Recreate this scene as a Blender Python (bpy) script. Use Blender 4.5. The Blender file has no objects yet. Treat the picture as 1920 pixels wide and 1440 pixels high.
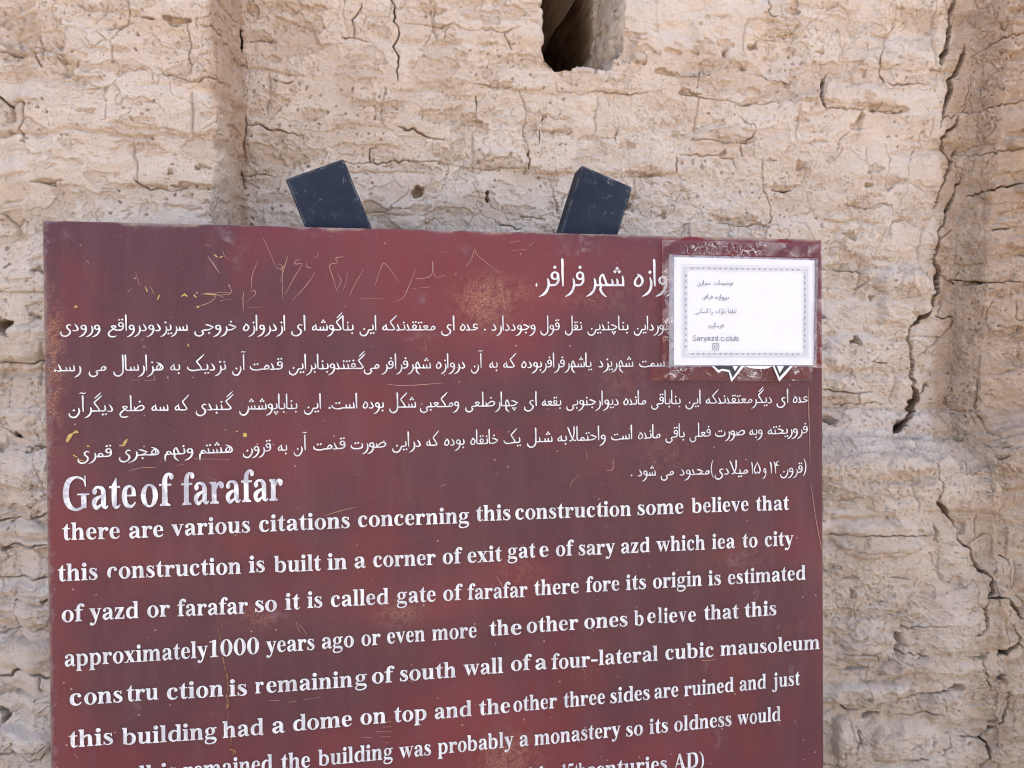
import bpy, math
import numpy as np

# ---------------------------------------------------------------- camera, sky, sun
SC = bpy.context.scene
COL = SC.collection
FPX, CX, CY = 1400.0, 960.0, 720.0          # focal length and centre for a 1920 x 1440 frame
CAMZ = 1.60
LEAN = math.radians(4.0)                    # the sign leans back a little


def _u(v):
    v = np.array(v, float)
    return v / np.linalg.norm(v)


# sign axes seen from the camera (x right, y down, z forward)
UC = _u((8130, -85, 1400))
VC = np.array((0.0084, 1.0, 0.0117)); VC = _u(VC - UC * VC.dot(UC))
NC = np.cross(UC, VC)
ZC = -VC * math.cos(LEAN) - NC * math.sin(LEAN)         # world up
YC = -VC * math.sin(LEAN) + NC * math.cos(LEAN)         # world forward (towards the wall)
RW = np.stack([UC, YC, ZC])                             # camera -> world
CAM = np.array((0.0, 0.0, CAMZ))
cam_data = bpy.data.cameras.new('camera')
cam_data.sensor_width, cam_data.lens = 36.0, FPX / 1920 * 36
cam_data.clip_start, cam_data.clip_end = 0.02, 500
cam = bpy.data.objects.new('camera', cam_data)
COL.objects.link(cam)
from mathutils import Matrix
M = np.eye(4)
M[:3, 0], M[:3, 1], M[:3, 2], M[:3, 3] = RW @ (1, 0, 0), RW @ (0, -1, 0), RW @ (0, 0, -1), CAM
cam.matrix_world = Matrix([list(r) for r in M])
SC.camera = cam

SUN_EL, SUN_AZ = math.radians(58), math.radians(28)     # behind the wall: the wall face is in open shade
world = bpy.data.worlds.new('World')
SC.world = world
world.use_nodes = True
wn = world.node_tree.nodes
sky = wn.new('ShaderNodeTexSky')
sky.sky_type = 'NISHITA'
sky.sun_disc = False
sky.sun_elevation, sky.sun_rotation = SUN_EL, SUN_AZ
sky.dust_density, sky.air_density, sky.ozone_density = 6.0, 1.0, 0.3
world.node_tree.links.new(sky.outputs[0], wn['Background'].inputs[0])
wn['Background'].inputs[1].default_value = 0.15
sl = bpy.data.lights.new('sun', 'SUN')
sl.energy, sl.angle, sl.color = 4.0, math.radians(0.53), (1.0, .94, .85)
sun = bpy.data.objects.new('sun', sl)
COL.objects.link(sun)
sd = np.array((math.sin(SUN_AZ) * math.cos(SUN_EL), math.cos(SUN_AZ) * math.cos(SUN_EL), math.sin(SUN_EL)))
from mathutils import Vector
sun.rotation_euler = Vector(sd).to_track_quat('Z', 'Y').to_euler()
sun.location = tuple(sd * 20)
SC.view_settings.view_transform = 'Standard'
SC.view_settings.look = 'None'
SC.view_settings.exposure = 2.12
SC.view_settings.gamma = 1.0
SC.render.engine = 'CYCLES'
SC.cycles.use_denoising = True
SC.cycles.denoiser = 'OPENIMAGEDENOISE'
SC.cycles.denoising_input_passes = 'RGB_ALBEDO_NORMAL'
SC.cycles.denoising_prefilter = 'ACCURATE'
SC.cycles.filter_width = 1.1


# ---------------------------------------------------------------- geometry of the place
def ray(px, py):
    return RW @ np.array(((px - CX) / FPX, (py - CY) / FPX, 1.0))


# the panel: 1.14 m wide, its upper left corner on this ray
UP = np.array((0.0, math.sin(LEAN), math.cos(LEAN)))    # up along the panel
NB = np.array((0.0, -math.cos(LEAN), math.sin(LEAN)))   # out of the panel, to the viewer
PW, PH = 1.14, 1.32
_l, _r = ray(78.5, 413), ray(1541.7, 449)


def on_plane(r, P0):
    return CAM + r * (np.dot(P0 - CAM, NB) / np.dot(r, NB))


_P = CAM + _l
_s = PW / np.linalg.norm(on_plane(_r, _P) - _P)
TL = CAM + _l * _s
WALL_Y = TL[1] + 0.36


def on_sign(px, py):
    p = on_plane(ray(px, py), TL) - TL
    return p[0], p.dot(UP)


# ---------------------------------------------------------------- scene bookkeeping
def tag(o, label=None, cat=None, group=None, kind=None):
    for k, v in (('label', label), ('category', cat), ('group', group), ('kind', kind)):
        if v: o[k] = v
    return o


def link(name, me, mat=None, parent=None, smooth=False):
    o = bpy.data.objects.new(name, me)
    COL.objects.link(o)
    if mat: me.materials.append(mat)
    if parent: o.parent = parent
    if smooth: me.polygons.foreach_set('use_smooth', [True] * len(me.polygons))
    return o


def mesh(name, V, F):
    me = bpy.data.meshes.new(name)
    me.from_pydata([tuple(map(float, v)) for v in V], [], [tuple(map(int, f)) for f in F])
    me.update()
    return me


class NT:
    """a small node-tree writer"""
    def __init__(self, name):
        self.m = bpy.data.materials.new(name)
        self.m.use_nodes = True
        self.t = self.m.node_tree
        self.b = self.t.nodes['Principled BSDF']
        self.out = self.t.nodes['Material Output']

    def n(self, typ, props=None, **ins):
        nd = self.t.nodes.new('ShaderNode' + typ)
        for k, v in (props or {}).items(): setattr(nd, k, v)
        for k, v in ins.items():
            key = int(k[1:]) if k[0] == '_' and k[1:].isdigit() else k.replace('_', ' ')
            self.set(nd.inputs[key], v)
        return nd

    def set(self, sock, v):
        if isinstance(v, bpy.types.Node): v = v.outputs[0]
        if isinstance(v, bpy.types.NodeSocket): self.t.links.new(v, sock)
        else: sock.default_value = v

    def math(self, op, a, b=0.0, clamp=False):
        nd = self.n('Math', dict(operation=op, use_clamp=clamp))
        self.set(nd.inputs[0], a); self.set(nd.inputs[1], b)
        return nd

    def noise(self, co, scale, detail=4.0, rough=.55, dist=0.0):
        return self.n('TexNoise', None, Vector=co, Scale=scale, Detail=detail, Roughness=rough, Distortion=dist)

    def ramp(self, v, a, b, lo=0.0, hi=1.0):
        nd = self.n('MapRange', dict(interpolation_type='SMOOTHSTEP'))
        self.set(nd.inputs[0], v)
        for i, x in enumerate((a, b, lo, hi)): nd.inputs[i + 1].default_value = x
        return nd

    def mix(self, f, a, b):
        nd = self.n('Mix', dict(data_type='RGBA'))
        self.set(nd.inputs[0], f)
        for s, v in ((nd.inputs[6], a), (nd.inputs[7], b)):
            self.set(s, (*v, 1) if isinstance(v, tuple) and len(v) == 3 else v)
        return nd.outputs[2]

    def mapped(self, scale=(1, 1, 1), loc=(0, 0, 0), rot=(0, 0, 0)):
        tc = self.n('TexCoord')
        mp = self.n('Mapping')
        self.set(mp.inputs[0], tc.outputs['Object'])
        mp.inputs[1].default_value, mp.inputs[2].default_value, mp.inputs[3].default_value = loc, rot, scale
        return mp.outputs[0]
# ---------------------------------------------------------------- lettering
# Every glyph is a list of flat pieces: ('s', [(x, y, width)...]) a pen stroke,
# ('o', cx, cy, rx, ry, thick, thin) a ring, ('d', cx, cy, r) a dot,
# ('k', cx, cy, r) a diamond pen dot, ('p', [(x, y)...]) a polygon.
def spline(pts, n=6):
    P = np.array(pts, float)
    if len(P) < 3:
        t = np.linspace(0, 1, 3)[:, None]
        return P[0] * (1 - t) + P[-1] * t
    Q = np.vstack([2 * P[0] - P[1], P, 2 * P[-1] - P[-2]])
    out = []
    for i in range(1, len(Q) - 2):
        a, b, c, d = Q[i - 1], Q[i], Q[i + 1], Q[i + 2]
        for t in np.arange(n) / n:
            out.append(0.5 * (2 * b + (c - a) * t + (2 * a - 5 * b + 4 * c - d) * t * t
                              + (3 * b - a - 3 * c + d) * t ** 3))
    out.append(Q[-2])
    return np.array(out)


def ribbon(C, thin=1.0):
    xy, w = C[:, :2], np.maximum(C[:, 2] * thin, 0.012) / 2
    d = np.gradient(xy, axis=0)
    d /= np.maximum(np.linalg.norm(d, axis=1), 1e-9)[:, None]
    nrm = np.stack([-d[:, 1], d[:, 0]], 1)
    L, R = xy + nrm * w[:, None], xy - nrm * w[:, None]
    k = len(xy)
    V = np.vstack([L, R])
    return V, [(i, k + i, k + i + 1, i + 1) for i in range(k - 1)]


def piece_mesh(pc, thin=1.0):
    k = pc[0]
    if k == 's':
        return ribbon(spline(pc[1]), thin)
    if k == 'p':
        V = np.array(pc[1], float)
        return V, [tuple(range(len(V)))]
    if k == 'o':
        _, cx, cy, rx, ry, tk, tn = pc
        m = 36
        a = np.arange(m) * 2 * np.pi / m
        c, s = np.cos(a), np.sin(a)
        out = np.stack([cx + rx * c, cy + ry * s], 1)
        inn = np.stack([cx + (rx - tk) * c, cy + (ry - tn) * s], 1)
        V = np.vstack([out, inn])
        return V, [(i, (i + 1) % m, m + (i + 1) % m, m + i) for i in range(m)]
    if k == 'd':
        _, cx, cy, r = pc
        a = np.arange(14) * 2 * np.pi / 14
        return np.stack([cx + r * np.cos(a), cy + r * np.sin(a)], 1), [tuple(range(14))]
    if k == 'k':
        _, cx, cy, r = pc
        return np.array([(cx, cy - r * 1.1), (cx + r * .95, cy + r * .12), (cx - r * .05, cy + r * 1.1),
                         (cx - r * .95, cy - r * .1)]), [(0, 1, 2, 3)]


def rect(x0, y0, x1, y1):
    return ('p', [(x0, y0), (x1, y0), (x1, y1), (x0, y1)])


def stem(x0, x1, y0, y1):
    return rect(x0, y0, x1, y1)


def foot(x0, x1, l=.055, r=.055, y=0.0, up=1):        # slab serif with a small bracket
    h, b = .028 * up, .06 * up
    return [('p', [(x0 - l, y), (x1 + r, y), (x1 + r, y + h), (x1, y + b), (x0, y + b), (x0 - l, y + h)])]


def flag(x0, x1, y, l=.055):
    return [('p', [(x0 - l, y - .03), (x0, y - .075), (x1, y - .075), (x1, y), (x0 - l, y)])]


XH, AS = .465, .676
ARCH = lambda x: ('s', [(x, .34, .05), (x + .05, .415, .06), (x + .13, .435, .085), (x + .19, .39, .125), (x + .207, .28, .14), (x + .207, .0, .14)])
LAT = {}
W = dict(a=.5, b=.556, c=.444, d=.556, e=.444, f=.333, g=.5, h=.556, i=.278, j=.333, l=.278, m=.833, n=.556, o=.5,
         p=.556, r=.444, s=.389, t=.333, u=.556, v=.5, w=.722, x=.5, y=.5, z=.444, G=.778, A=.722, D=.722)
W['C'] = .444
W.update({'0': .5, '1': .42, '5': .5, '4': .5, '-': .333, '(': .333, ')': .333, ' ': .25})
LAT['l'] = [stem(.07, .21, 0, AS)] + foot(.07, .21) + flag(.07, .21, AS)
LAT['i'] = [stem(.07, .21, 0, XH)] + foot(.07, .21) + flag(.07, .21, XH) + [('d', .137, .605, .085)]
LAT['j'] = [('s', [(.185, XH, .14), (.185, 0, .14), (.165, -.13, .1), (.09, -.18, .05), (.0, -.165, .04)]),
            ('d', .0, -.13, .055), ('d', .185, .605, .085)] + flag(.115, .255, XH)
LAT['n'] = [stem(.065, .2, 0, XH), ARCH(.2)] + foot(.065, .2, .05, .035) + foot(.337, .477, .035, .05) + flag(.065, .2, XH, .05)
LAT['h'] = [stem(.065, .2, 0, AS), ARCH(.2)] + foot(.065, .2, .05, .035) + foot(.337, .477, .035, .05) + flag(.065, .2, AS, .05)
LAT['m'] = [stem(.065, .2, 0, XH), ARCH(.2), ARCH(.477)] + foot(.065, .2, .05, .035) + foot(.337, .477, .035, .035) + foot(.614, .754, .035, .05) + flag(.065, .2, XH, .05)
LAT['u'] = [('s', [(.135, XH, .14), (.135, .2, .14), (.15, .07, .12), (.23, .03, .07), (.31, .06, .05), (.36, .13, .05)]),
            stem(.345, .48, .0, XH), rect(.48, 0, .54, .03)] + flag(.065, .205, XH, .05) + flag(.345, .48, XH, .05)
LAT['r'] = [stem(.07, .21, 0, XH), ('s', [(.2, .31, .05), (.25, .405, .06), (.32, .435, .07), (.37, .42, .07)]), ('d', .365, .385, .07)] + foot(.07, .21, .05, .07) + flag(.07, .21, XH, .05)
LAT['o'] = [('o', .25, .226, .225, .245, .135, .04)]
LAT['c'] = [('s', [(.37, .40, .05), (.31, .445, .05), (.23, .45, .05), (.13, .39, .11), (.095, .23, .14), (.14, .08, .12), (.24, .025, .07), (.33, .045, .05), (.4, .115, .03)]), ('d', .34, .37, .065)]
LAT['C'] = [('s', [(.37, .40, .05), (.31, .445, .05), (.23, .45, .05), (.14, .39, .11), (.095, .25, .14), (.105, .12, .11), (.15, .06, .05)]), ('d', .34, .37, .065)]   # its lower half is lost
LAT['e'] = [('s', [(.355, .26, .12), (.345, .36, .1), (.3, .425, .065), (.23, .45, .045), (.13, .385, .11), (.095, .23, .14), (.14, .085, .12), (.24, .025, .07), (.33, .045, .05), (.4, .115, .03)]), rect(.14, .235, .41, .27)]
LAT['a'] = [('s', [(.095, .40, .04), (.15, .44, .05), (.24, .45, .06), (.325, .41, .1), (.36, .32, .13), (.36, .1, .13), (.385, .035, .08), (.43, .02, .05), (.48, .06, .03)]), ('d', .12, .365, .065),
            ('s', [(.32, .27, .04), (.2, .225, .08), (.11, .15, .13), (.12, .06, .1), (.19, .025, .08), (.3, .09, .04)])]
LAT['s'] = [('s', [(.31, .34, .025), (.27, .415, .035), (.2, .445, .045), (.12, .42, .08), (.1, .34, .115), (.19, .255, .14), (.29, .17, .13), (.3, .08, .1), (.23, .02, .06), (.16, .012, .04), (.09, .05, .035), (.06, .14, .025)]),
            ('p', [(.29, .33), (.325, .33), (.325, .465), (.3, .465)]), ('p', [(.035, .0), (.06, .0), (.075, .15), (.035, .15)])]
LAT['t'] = [('p', [(.085, .42), (.225, .42), (.225, .63), (.2, .63), (.085, .47)]), rect(.02, .42, .315, XH),
            ('s', [(.155, .44, .14), (.155, .15, .14), (.175, .045, .1), (.24, .022, .055), (.315, .075, .03)])]
LAT['f'] = [stem(.085, .225, 0, .5), rect(.01, .42, .33, XH), ('s', [(.155, .45, .14), (.165, .56, .125), (.21, .64, .085), (.28, .67, .05), (.35, .655, .04)]), ('d', .335, .61, .062)] + foot(.085, .225, .06, .075)
LAT['b'] = [stem(.05, .185, .03, AS), ('s', [(.17, .36, .04), (.25, .43, .055), (.34, .42, .09), (.42, .33, .13), (.435, .22, .14), (.41, .1, .12), (.32, .025, .07), (.24, .02, .045), (.12, .05, .06)])] + flag(.05, .185, AS, .045)
LAT['d'] = [stem(.365, .5, .0, AS), ('s', [(.4, .36, .04), (.31, .43, .055), (.22, .42, .09), (.13, .33, .13), (.11, .22, .14), (.13, .1, .12), (.22, .025, .07), (.3, .035, .045), (.39, .1, .05)]), rect(.5, 0, .55, .03)] + flag(.365, .5, AS, .055)
LAT['p'] = [stem(.065, .2, -.205, XH), ('s', [(.18, .36, .04), (.26, .43, .055), (.35, .42, .09), (.43, .33, .13), (.445, .22, .14), (.42, .1, .12), (.33, .025, .07), (.25, .02, .045), (.17, .07, .05)])] + foot(.065, .2, .05, .06, -.205) + flag(.065, .2, XH, .05)
LAT['g'] = [('o', .225, .312, .185, .158, .115, .035), ('s', [(.33, .41, .05), (.4, .44, .045), (.47, .435, .06)]),
            ('s', [(.15, .18, .04), (.085, .135, .05), (.07, .085, .07), (.13, .05, .09), (.26, .035, .11), (.38, .02, .11), (.43, -.05, .08), (.38, -.14, .06), (.24, -.185, .05), (.1, -.165, .06), (.045, -.1, .06), (.08, -.03, .05), (.15, .03, .04)])]
LAT['v'] = [('p', [(.03, XH), (.2, XH), (.335, .1), (.27, -.01), (.235, -.01)]), ('p', [(.25, .0), (.3, .03), (.45, XH), (.4, XH)]), rect(.0, .437, .245, XH), rect(.335, .437, .495, XH)]
LAT['w'] = [('p', [(.03, XH), (.19, XH), (.3, .12), (.25, -.01), (.22, -.01)]), ('p', [(.235, .0), (.27, .03), (.4, .4), (.36, .4)]),
            ('p', [(.3, XH), (.45, XH), (.555, .12), (.51, -.01), (.48, -.01)]), ('p', [(.49, .0), (.535, .03), (.68, XH), (.63, XH)]), rect(.0, .437, .235, XH), rect(.27, .437, .5, XH), rect(.565, .437, .72, XH)]
LAT['y'] = [('p', [(.03, XH), (.2, XH), (.33, .12), (.28, -.01), (.235, .0)]), ('s', [(.43, XH, .05), (.29, .05, .055), (.23, -.1, .06), (.16, -.17, .06), (.08, -.18, .05)]), ('d', .085, -.145, .06), rect(.0, .437, .245, XH), rect(.335, .437, .495, XH)]
LAT['x'] = [('p', [(.03, XH), (.2, XH), (.46, 0), (.29, 0)]), ('p', [(.08, 0), (.13, 0), (.43, XH), (.38, XH)]), rect(0, .437, .24, XH), rect(.3, .437, .49, XH), rect(.01, 0, .19, .028), rect(.25, 0, .5, .028)]
LAT['z'] = [rect(.04, .41, .4, XH), rect(.03, 0, .41, .055), ('p', [(.03, .03), (.19, .03), (.4, .43), (.24, .43)]), ('p', [(.04, .3), (.065, .3), (.12, .43), (.04, .43)]), ('p', [(.385, .17), (.41, .17), (.41, .03), (.33, .03)])]
LAT['-'] = [rect(.04, .17, .29, .26)]
LAT['('] = [('s', [(.3, .7, .02), (.14, .5, .08), (.1, .26, .1), (.14, .03, .08), (.3, -.17, .02)])]
LAT[')'] = [('s', [(.03, .7, .02), (.19, .5, .08), (.23, .26, .1), (.19, .03, .08), (.03, -.17, .02)])]
LAT['0'] = [('o', .25, .338, .225, .35, .135, .035)]
LAT['1'] = [stem(.15, .29, 0, .688), ('p', [(.04, .6), (.04, .625), (.26, .688), (.15, .6)])] + foot(.15, .29, .08, .08)
LAT['5'] = [('p', [(.13, .688), (.47, .688), (.44, .58), (.11, .58)]), ('p', [(.11, .58), (.15, .58), (.1, .4), (.06, .4)]),
            ('s', [(.07, .4, .06), (.2, .4, .1), (.36, .31, .13), (.4, .18, .14), (.3, .05, .09), (.17, .01, .05), (.08, .03, .05)]), ('d', .09, .06, .055)]
LAT['4'] = [stem(.28, .41, 0, .688), rect(.03, .15, .47, .25), ('p', [(.03, .2), (.09, .2), (.33, .688), (.28, .688)])]
LAT['G'] = [('s', [(.655, .47, .02), (.61, .6, .03), (.5, .66, .05), (.37, .665, .05), (.2, .58, .13), (.125, .35, .165), (.19, .12, .14), (.34, .015, .07), (.46, .01, .06), (.6, .06, .06)]),
            ('p', [(.63, .7), (.655, .7), (.665, .47), (.64, .47)]), stem(.53, .675, .03, .32), rect(.43, .3, .755, .33)]
LAT['A'] = [('p', [(.3, .69), (.4, .69), (.65, .0), (.47, .0)]), ('p', [(.09, 0), (.13, 0), (.36, .6), (.34, .69), (.32, .69)]), rect(.2, .21, .5, .25), rect(.01, 0, .24, .028), rect(.4, 0, .71, .028)]
LAT['D'] = [stem(.09, .25, 0, .676), ('s', [(.2, .655, .045), (.36, .65, .06), (.53, .58, .13), (.595, .34, .165), (.53, .1, .13), (.36, .025, .06), (.2, .02, .045)]), rect(.015, .648, .3, .676), rect(.015, 0, .3, .028)]

# plain monoline sans for the printed notice
SAN = {}
SW = .085
def _m(*pts): return ('s', [(x, y, SW) for x, y in pts])
SAN['S'] = (.62, [_m((.52, .58), (.42, .67), (.25, .68), (.11, .6), (.12, .45), (.3, .37), (.48, .29), (.54, .16), (.44, .03), (.26, .0), (.1, .07), (.06, .18))])
SAN['a'] = (.52, [_m((.08, .36), (.14, .45), (.27, .47), (.38, .41), (.39, .3), (.39, .0)), _m((.39, .29), (.22, .26), (.08, .17), (.09, .06), (.2, .01), (.33, .05), (.39, .14))])
SAN['r'] = (.36, [_m((.09, .49), (.09, 0)), _m((.09, .28), (.14, .42), (.22, .47), (.32, .46))])
SAN['y'] = (.48, [_m((.04, .49), (.24, .02)), _m((.44, .49), (.24, .02), (.17, -.15), (.06, -.17))])
SAN['z'] = (.46, [_m((.06, .46), (.41, .46)), _m((.41, .44), (.06, .05)), _m((.04, .03), (.42, .03))])
SAN['d'] = (.55, [_m((.44, .7), (.44, 0)), ('o', .25, .235, .21, .255, SW, SW)])
SAN['b'] = (.55, [_m((.1, .7), (.1, 0)), ('o', .29, .235, .21, .255, SW, SW)])
SAN['c'] = (.48, [_m((.43, .36), (.36, .45), (.24, .47), (.1, .37), (.07, .23), (.12, .08), (.24, .01), (.36, .03), (.43, .13))])
SAN['l'] = (.22, [_m((.11, .7), (.11, 0))])
SAN['u'] = (.54, [_m((.08, .49), (.09, .14), (.18, .02), (.31, .03), (.43, .16)), _m((.43, .49), (.43, 0))])
SAN['.'] = (.24, [rect(.07, 0, .17, .1)])

# ------------------------------------------------ Persian pen letters (right to left)
# joint height J on the base line; entry on the right at x = advance, exit on the left at x = 0
J, JW = .045, .095
FA = {}
def base(a, b=0.0): return ('s', [(a, J, JW), ((a + b) / 2, J - .004, JW), (b, J, JW)])
def dots(n, x, y, r=.068):
    if n == 1: return [('k', x, y, r)]
    if n == 2: return [('k', x - r * 1.08, y - .01, r), ('k', x + r * 1.08, y + .01, r)]
    s = 1 if y > .2 else -1
    return [('k', x - r * 1.08, y, r), ('k', x + r * 1.08, y, r), ('k', x, y + s * r * 1.7, r)]
def put(name, adv, pcs): FA[name] = (adv, pcs)
ALEF = lambda x: ('s', [(x - .03, 1.02, .035), (x - .005, .95, .095), (x, .5, .085), (x + .012, .0, .06)])
ALEFJ = lambda x: ('s', [(x - .03, 1.02, .035), (x - .005, .95, .095), (x, .5, .085), (x + .01, .13, .085), (x + .06, .055, .09), (x + .15, J, JW)])
put('alef', .17, [ALEF(.08)])
put('alef_f', .2, [ALEFJ(.06)])
put('madda', .26, [ALEF(.13), ('s', [(-.02, 1.13, .03), (.06, 1.19, .06), (.16, 1.15, .06), (.27, 1.2, .03)])])
def tooth(n, below=False, extra=0.0):
    d = dots(n, .12, (-.17 if below else .53)) if n else []
    return d
TN = [('s', [(.135, .4, .045), (.165, .25, .09), (.16, .1, .09), (.09, .05, .09), (0, J, JW)])]
TM = [('s', [(.1, .36, .045), (.13, .2, .085), (.13, .05, .09)])]
for nm, n, below in (('beh', 1, 1), ('peh', 3, 1), ('teh', 2, 0), ('noon', 1, 0), ('yeh', 2, 1)):
    put(nm + '_n', .22, TN + tooth(n, below))
    put(nm + '_m', .235, TM + [base(.235)] + tooth(n, below))
BOATL = [(.42, -.005, .1), (.22, .0, .1), (.07, .09, .085), (.045, .25, .04)]
put('teh_i', .7, [('s', [(.62, .34, .04), (.655, .17, .085), (.6, .045, .1)] + BOATL)] + dots(2, .35, .36))
put('teh_f', .62, [('s', [(.62, J, JW), (.54, .035, .1)] + BOATL)] + dots(2, .32, .36))
CAP = [('s', [(.03, .36, .04), (.1, .385, .085), (.2, .34, .11), (.4, .235, .075)]), ('s', [(.41, .245, .05), (.28, .13, .085), (.16, .06, .095), (0, J, JW)])]
for nm, d in (('jeem', dots(1, .2, -.15)), ('cheh', dots(3, .2, -.12)), ('hah', []), ('khah', dots(1, .16, .58))):
    put(nm + '_n', .44, CAP + d)
    put(nm + '_m', .46, CAP + [('s', [(.46, J, JW), (.3, .06, .09), (.16, .05, .09)])] + d)
put('dal', .35, [('s', [(.13, .44, .035), (.21, .3, .095), (.27, .13, .1), (.23, .03, .085), (.12, .01, .095), (.02, .04, .045)])])
put('dal_f', .33, [('s', [(.08, .44, .04), (.14, .26, .095), (.2, .08, .085), (.25, .05, .09), (.33, J, JW)]), ('s', [(.22, .04, .08), (.12, .02, .095), (.0, .05, .04)])])
RT = [(.2, -.14, .095), (.1, -.28, .095), (-.06, -.385, .03)]
put('reh', .27, [('s', [(.2, .33, .04), (.24, .18, .095), (.24, .02, .1)] + RT)])
put('reh_f', .29, [('s', [(.29, J, JW), (.25, .03, .1)] + RT), ('s', [(.215, .3, .04), (.245, .17, .09), (.25, .03, .09)])])
for f in ('', '_f'):
    a, p = FA['reh' + f]; put('zeh' + f, a, p + dots(1, .2, .53))
def seen(join):
    p = [base(.52 if not join else .56)]
    for x, h in ((.1, .27), (.27, .29), (.46, .4)):
        p.append(('s', [(x - .005, h, .04), (x + .02, h * .6, .085), (x + .02, .05, .09)]))
    return p
for nm, d in (('seen', []), ('sheen', dots(3, .28, .55))):
    put(nm + '_n', .53, seen(0) + d); put(nm + '_m', .56, seen(1) + d)
BOWL = [(.45, -.14, .1), (.34, -.3, .11), (.2, -.34, .11), (.06, -.24, .09), (.03, -.06, .035)]
put('sheen_f', .95, [('s', [(.95, J, JW), (.7, J, JW), (.52, .04, .095)] + BOWL)] + [('s', [(x, h, .04), (x + .02, .15, .085), (x + .02, .05, .09)]) for x, h in ((.48, .24), (.65, .27), (.82, .3))] + dots(3, .66, .55))
SAD = [('s', [(.06, .3, .04), (.1, .16, .085), (.1, .05, .09)]), ('s', [(.11, .08, .05), (.25, .25, .085), (.42, .36, .085), (.55, .3, .1), (.55, .16, .1), (.42, .06, .085), (.2, J, JW), (0, J, JW)])]
put('sad_n', .64, SAD)
put('zad_n', .64, SAD + dots(1, .36, .6)); put('zad_m', .66, SAD + [base(.66, .4)] + dots(1, .36, .6))
put('tah_m', .56, [('s', [(.13, 1.0, .04), (.13, .5, .09), (.13, .06, .09)]), ('s', [(.13, .08, .05), (.25, .25, .085), (.38, .34, .085), (.49, .27, .1), (.47, .13, .1), (.36, .05, .085), (.2, J, JW), (0, J, JW)]), base(.56, .3)])
AINH = ('s', [(.36, .36, .04), (.27, .43, .07), (.16, .4, .09), (.11, .3, .09), (.17, .2, .08), (.38, .17, .05)])
put('ain_n', .42, [AINH, ('s', [(.38, .17, .05), (.24, .08, .085), (.12, J, JW), (0, J, JW)])])
AINM = [('s', [(.28, .06, .08), (.2, .13, .08), (.08, .27, .07), (.2, .31, .1), (.33, .27, .07), (.22, .13, .08), (.14, .06, .085), (0, J, JW)])]
put('ain_m', .4, AINM + [base(.4, .24)])
put('ain_f', .5, [('s', [(.5, J, JW), (.38, .07, .09), (.2, .26, .07), (.32, .31, .1), (.43, .26, .07), (.3, .12, .08), (.12, -.05, .1), (.06, -.2, .1), (.13, -.34, .1), (.3, -.37, .1), (.48, -.31, .03)])])
FEHN = [('o', .17, .39, .145, .16, .08, .07), ('s', [(.285, .36, .07), (.28, .2, .09), (.2, .07, .09), (.1, J, JW), (0, J, JW)])]
FEHM = [('o', .17, .25, .135, .15, .075, .07), base(.36)]
put('feh_n', .34, FEHN + dots(1, .17, .7)); put('feh_m', .36, FEHM + dots(1, .17, .56))
put('qaf_n', .34, FEHN + dots(2, .17, .7)); put('qaf_m', .36, FEHM + dots(2, .17, .56))
KAFU = lambda dx: ('s', [(.46 + dx, 1.02, .035), (.34 + dx, .86, .085), (.1 + dx, .58, .09)])
KAFD = lambda dx: ('s', [(.09 + dx, .6, .05), (.13 + dx, .5, .085), (.27 + dx, .26, .085), (.33 + dx, .12, .09), (.25 + dx, .05, .09), (.1 + dx, J, JW), (0, J, JW)])
GAFU = lambda dx: ('s', [(.42 + dx, 1.2, .03), (.3 + dx, 1.04, .075), (.12 + dx, .83, .06)])
put('kaf_n', .4, [KAFU(0), KAFD(0)]); put('gaf_n', .4, [KAFU(0), KAFD(0), GAFU(0)])
put('kaf_m', .45, [KAFU(0), KAFD(0), base(.45, .2)]); put('gaf_m', .45, [KAFU(0), KAFD(0), GAFU(0), base(.45, .2)])
put('kafbare_m', .3, TM + [base(.3)])
put('kaf_f', .84, [KAFU(.38), ('s', [(.47, .6, .05), (.51, .5, .085), (.65, .26, .085), (.7, .12, .09), (.62, .04, .1), (.48, .02, .1)] + BOATL), base(.84, .6)])
LAMB = [(.46, -.14, .1), (.34, -.29, .11), (.2, -.31, .11), (.07, -.2, .09), (.04, -.02, .035)]
put('lam_i', .56, [('s', [(.45, 1.02, .035), (.48, .94, .095), (.49, .45, .09), (.49, .05, .095)] + LAMB)])
put('lam_f', .58, [('s', [(.45, 1.02, .035), (.48, .94, .095), (.49, .45, .09), (.49, .05, .095)] + LAMB), base(.58, .48)])
put('lam_n', .2, [('s', [(.1, 1.02, .035), (.13, .94, .095), (.14, .5, .085), (.13, .15, .09), (.08, .06, .09), (0, J, JW)])])
put('lam_m', .23, [('s', [(.08, 1.02, .035), (.11, .94, .095), (.12, .5, .085), (.12, .05, .09)]), base(.23)])
put('lamalef_f', .5, [('s', [(.36, 1.02, .035), (.39, .94, .095), (.38, .5, .085), (.3, .18, .085), (.2, .03, .09), (.11, .05, .06)]), ('s', [(.0, .98, .035), (.06, .88, .095), (.17, .5, .085), (.3, .15, .085), (.38, .06, .09), (.5, J, JW)])])
put('meem_n', .36, [('s', [(.1, .06, .06), (.14, .2, .075), (.23, .29, .085), (.32, .2, .1), (.27, .08, .09), (.14, J, JW), (0, J, JW)])])
put('meem_m', .36, [('s', [(.3, .06, .06), (.25, .19, .08), (.16, .24, .08), (.09, .15, .09), (.13, .06, .08), (.3, J, JW)]), base(.36)])
put('meem_f', .34, [('s', [(.34, J, JW), (.3, .16, .085), (.2, .22, .08), (.13, .12, .09), (.2, .03, .08), (.3, .06, .06)]), ('s', [(.2, .1, .09), (.1, .02, .1), (.06, -.12, .095), (.06, -.4, .035)])])
put('noon_i', .54, [('s', [(.46, .26, .04), (.5, .1, .09), (.49, -.02, .1)] + BOWL)] + dots(1, .25, .1))
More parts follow.
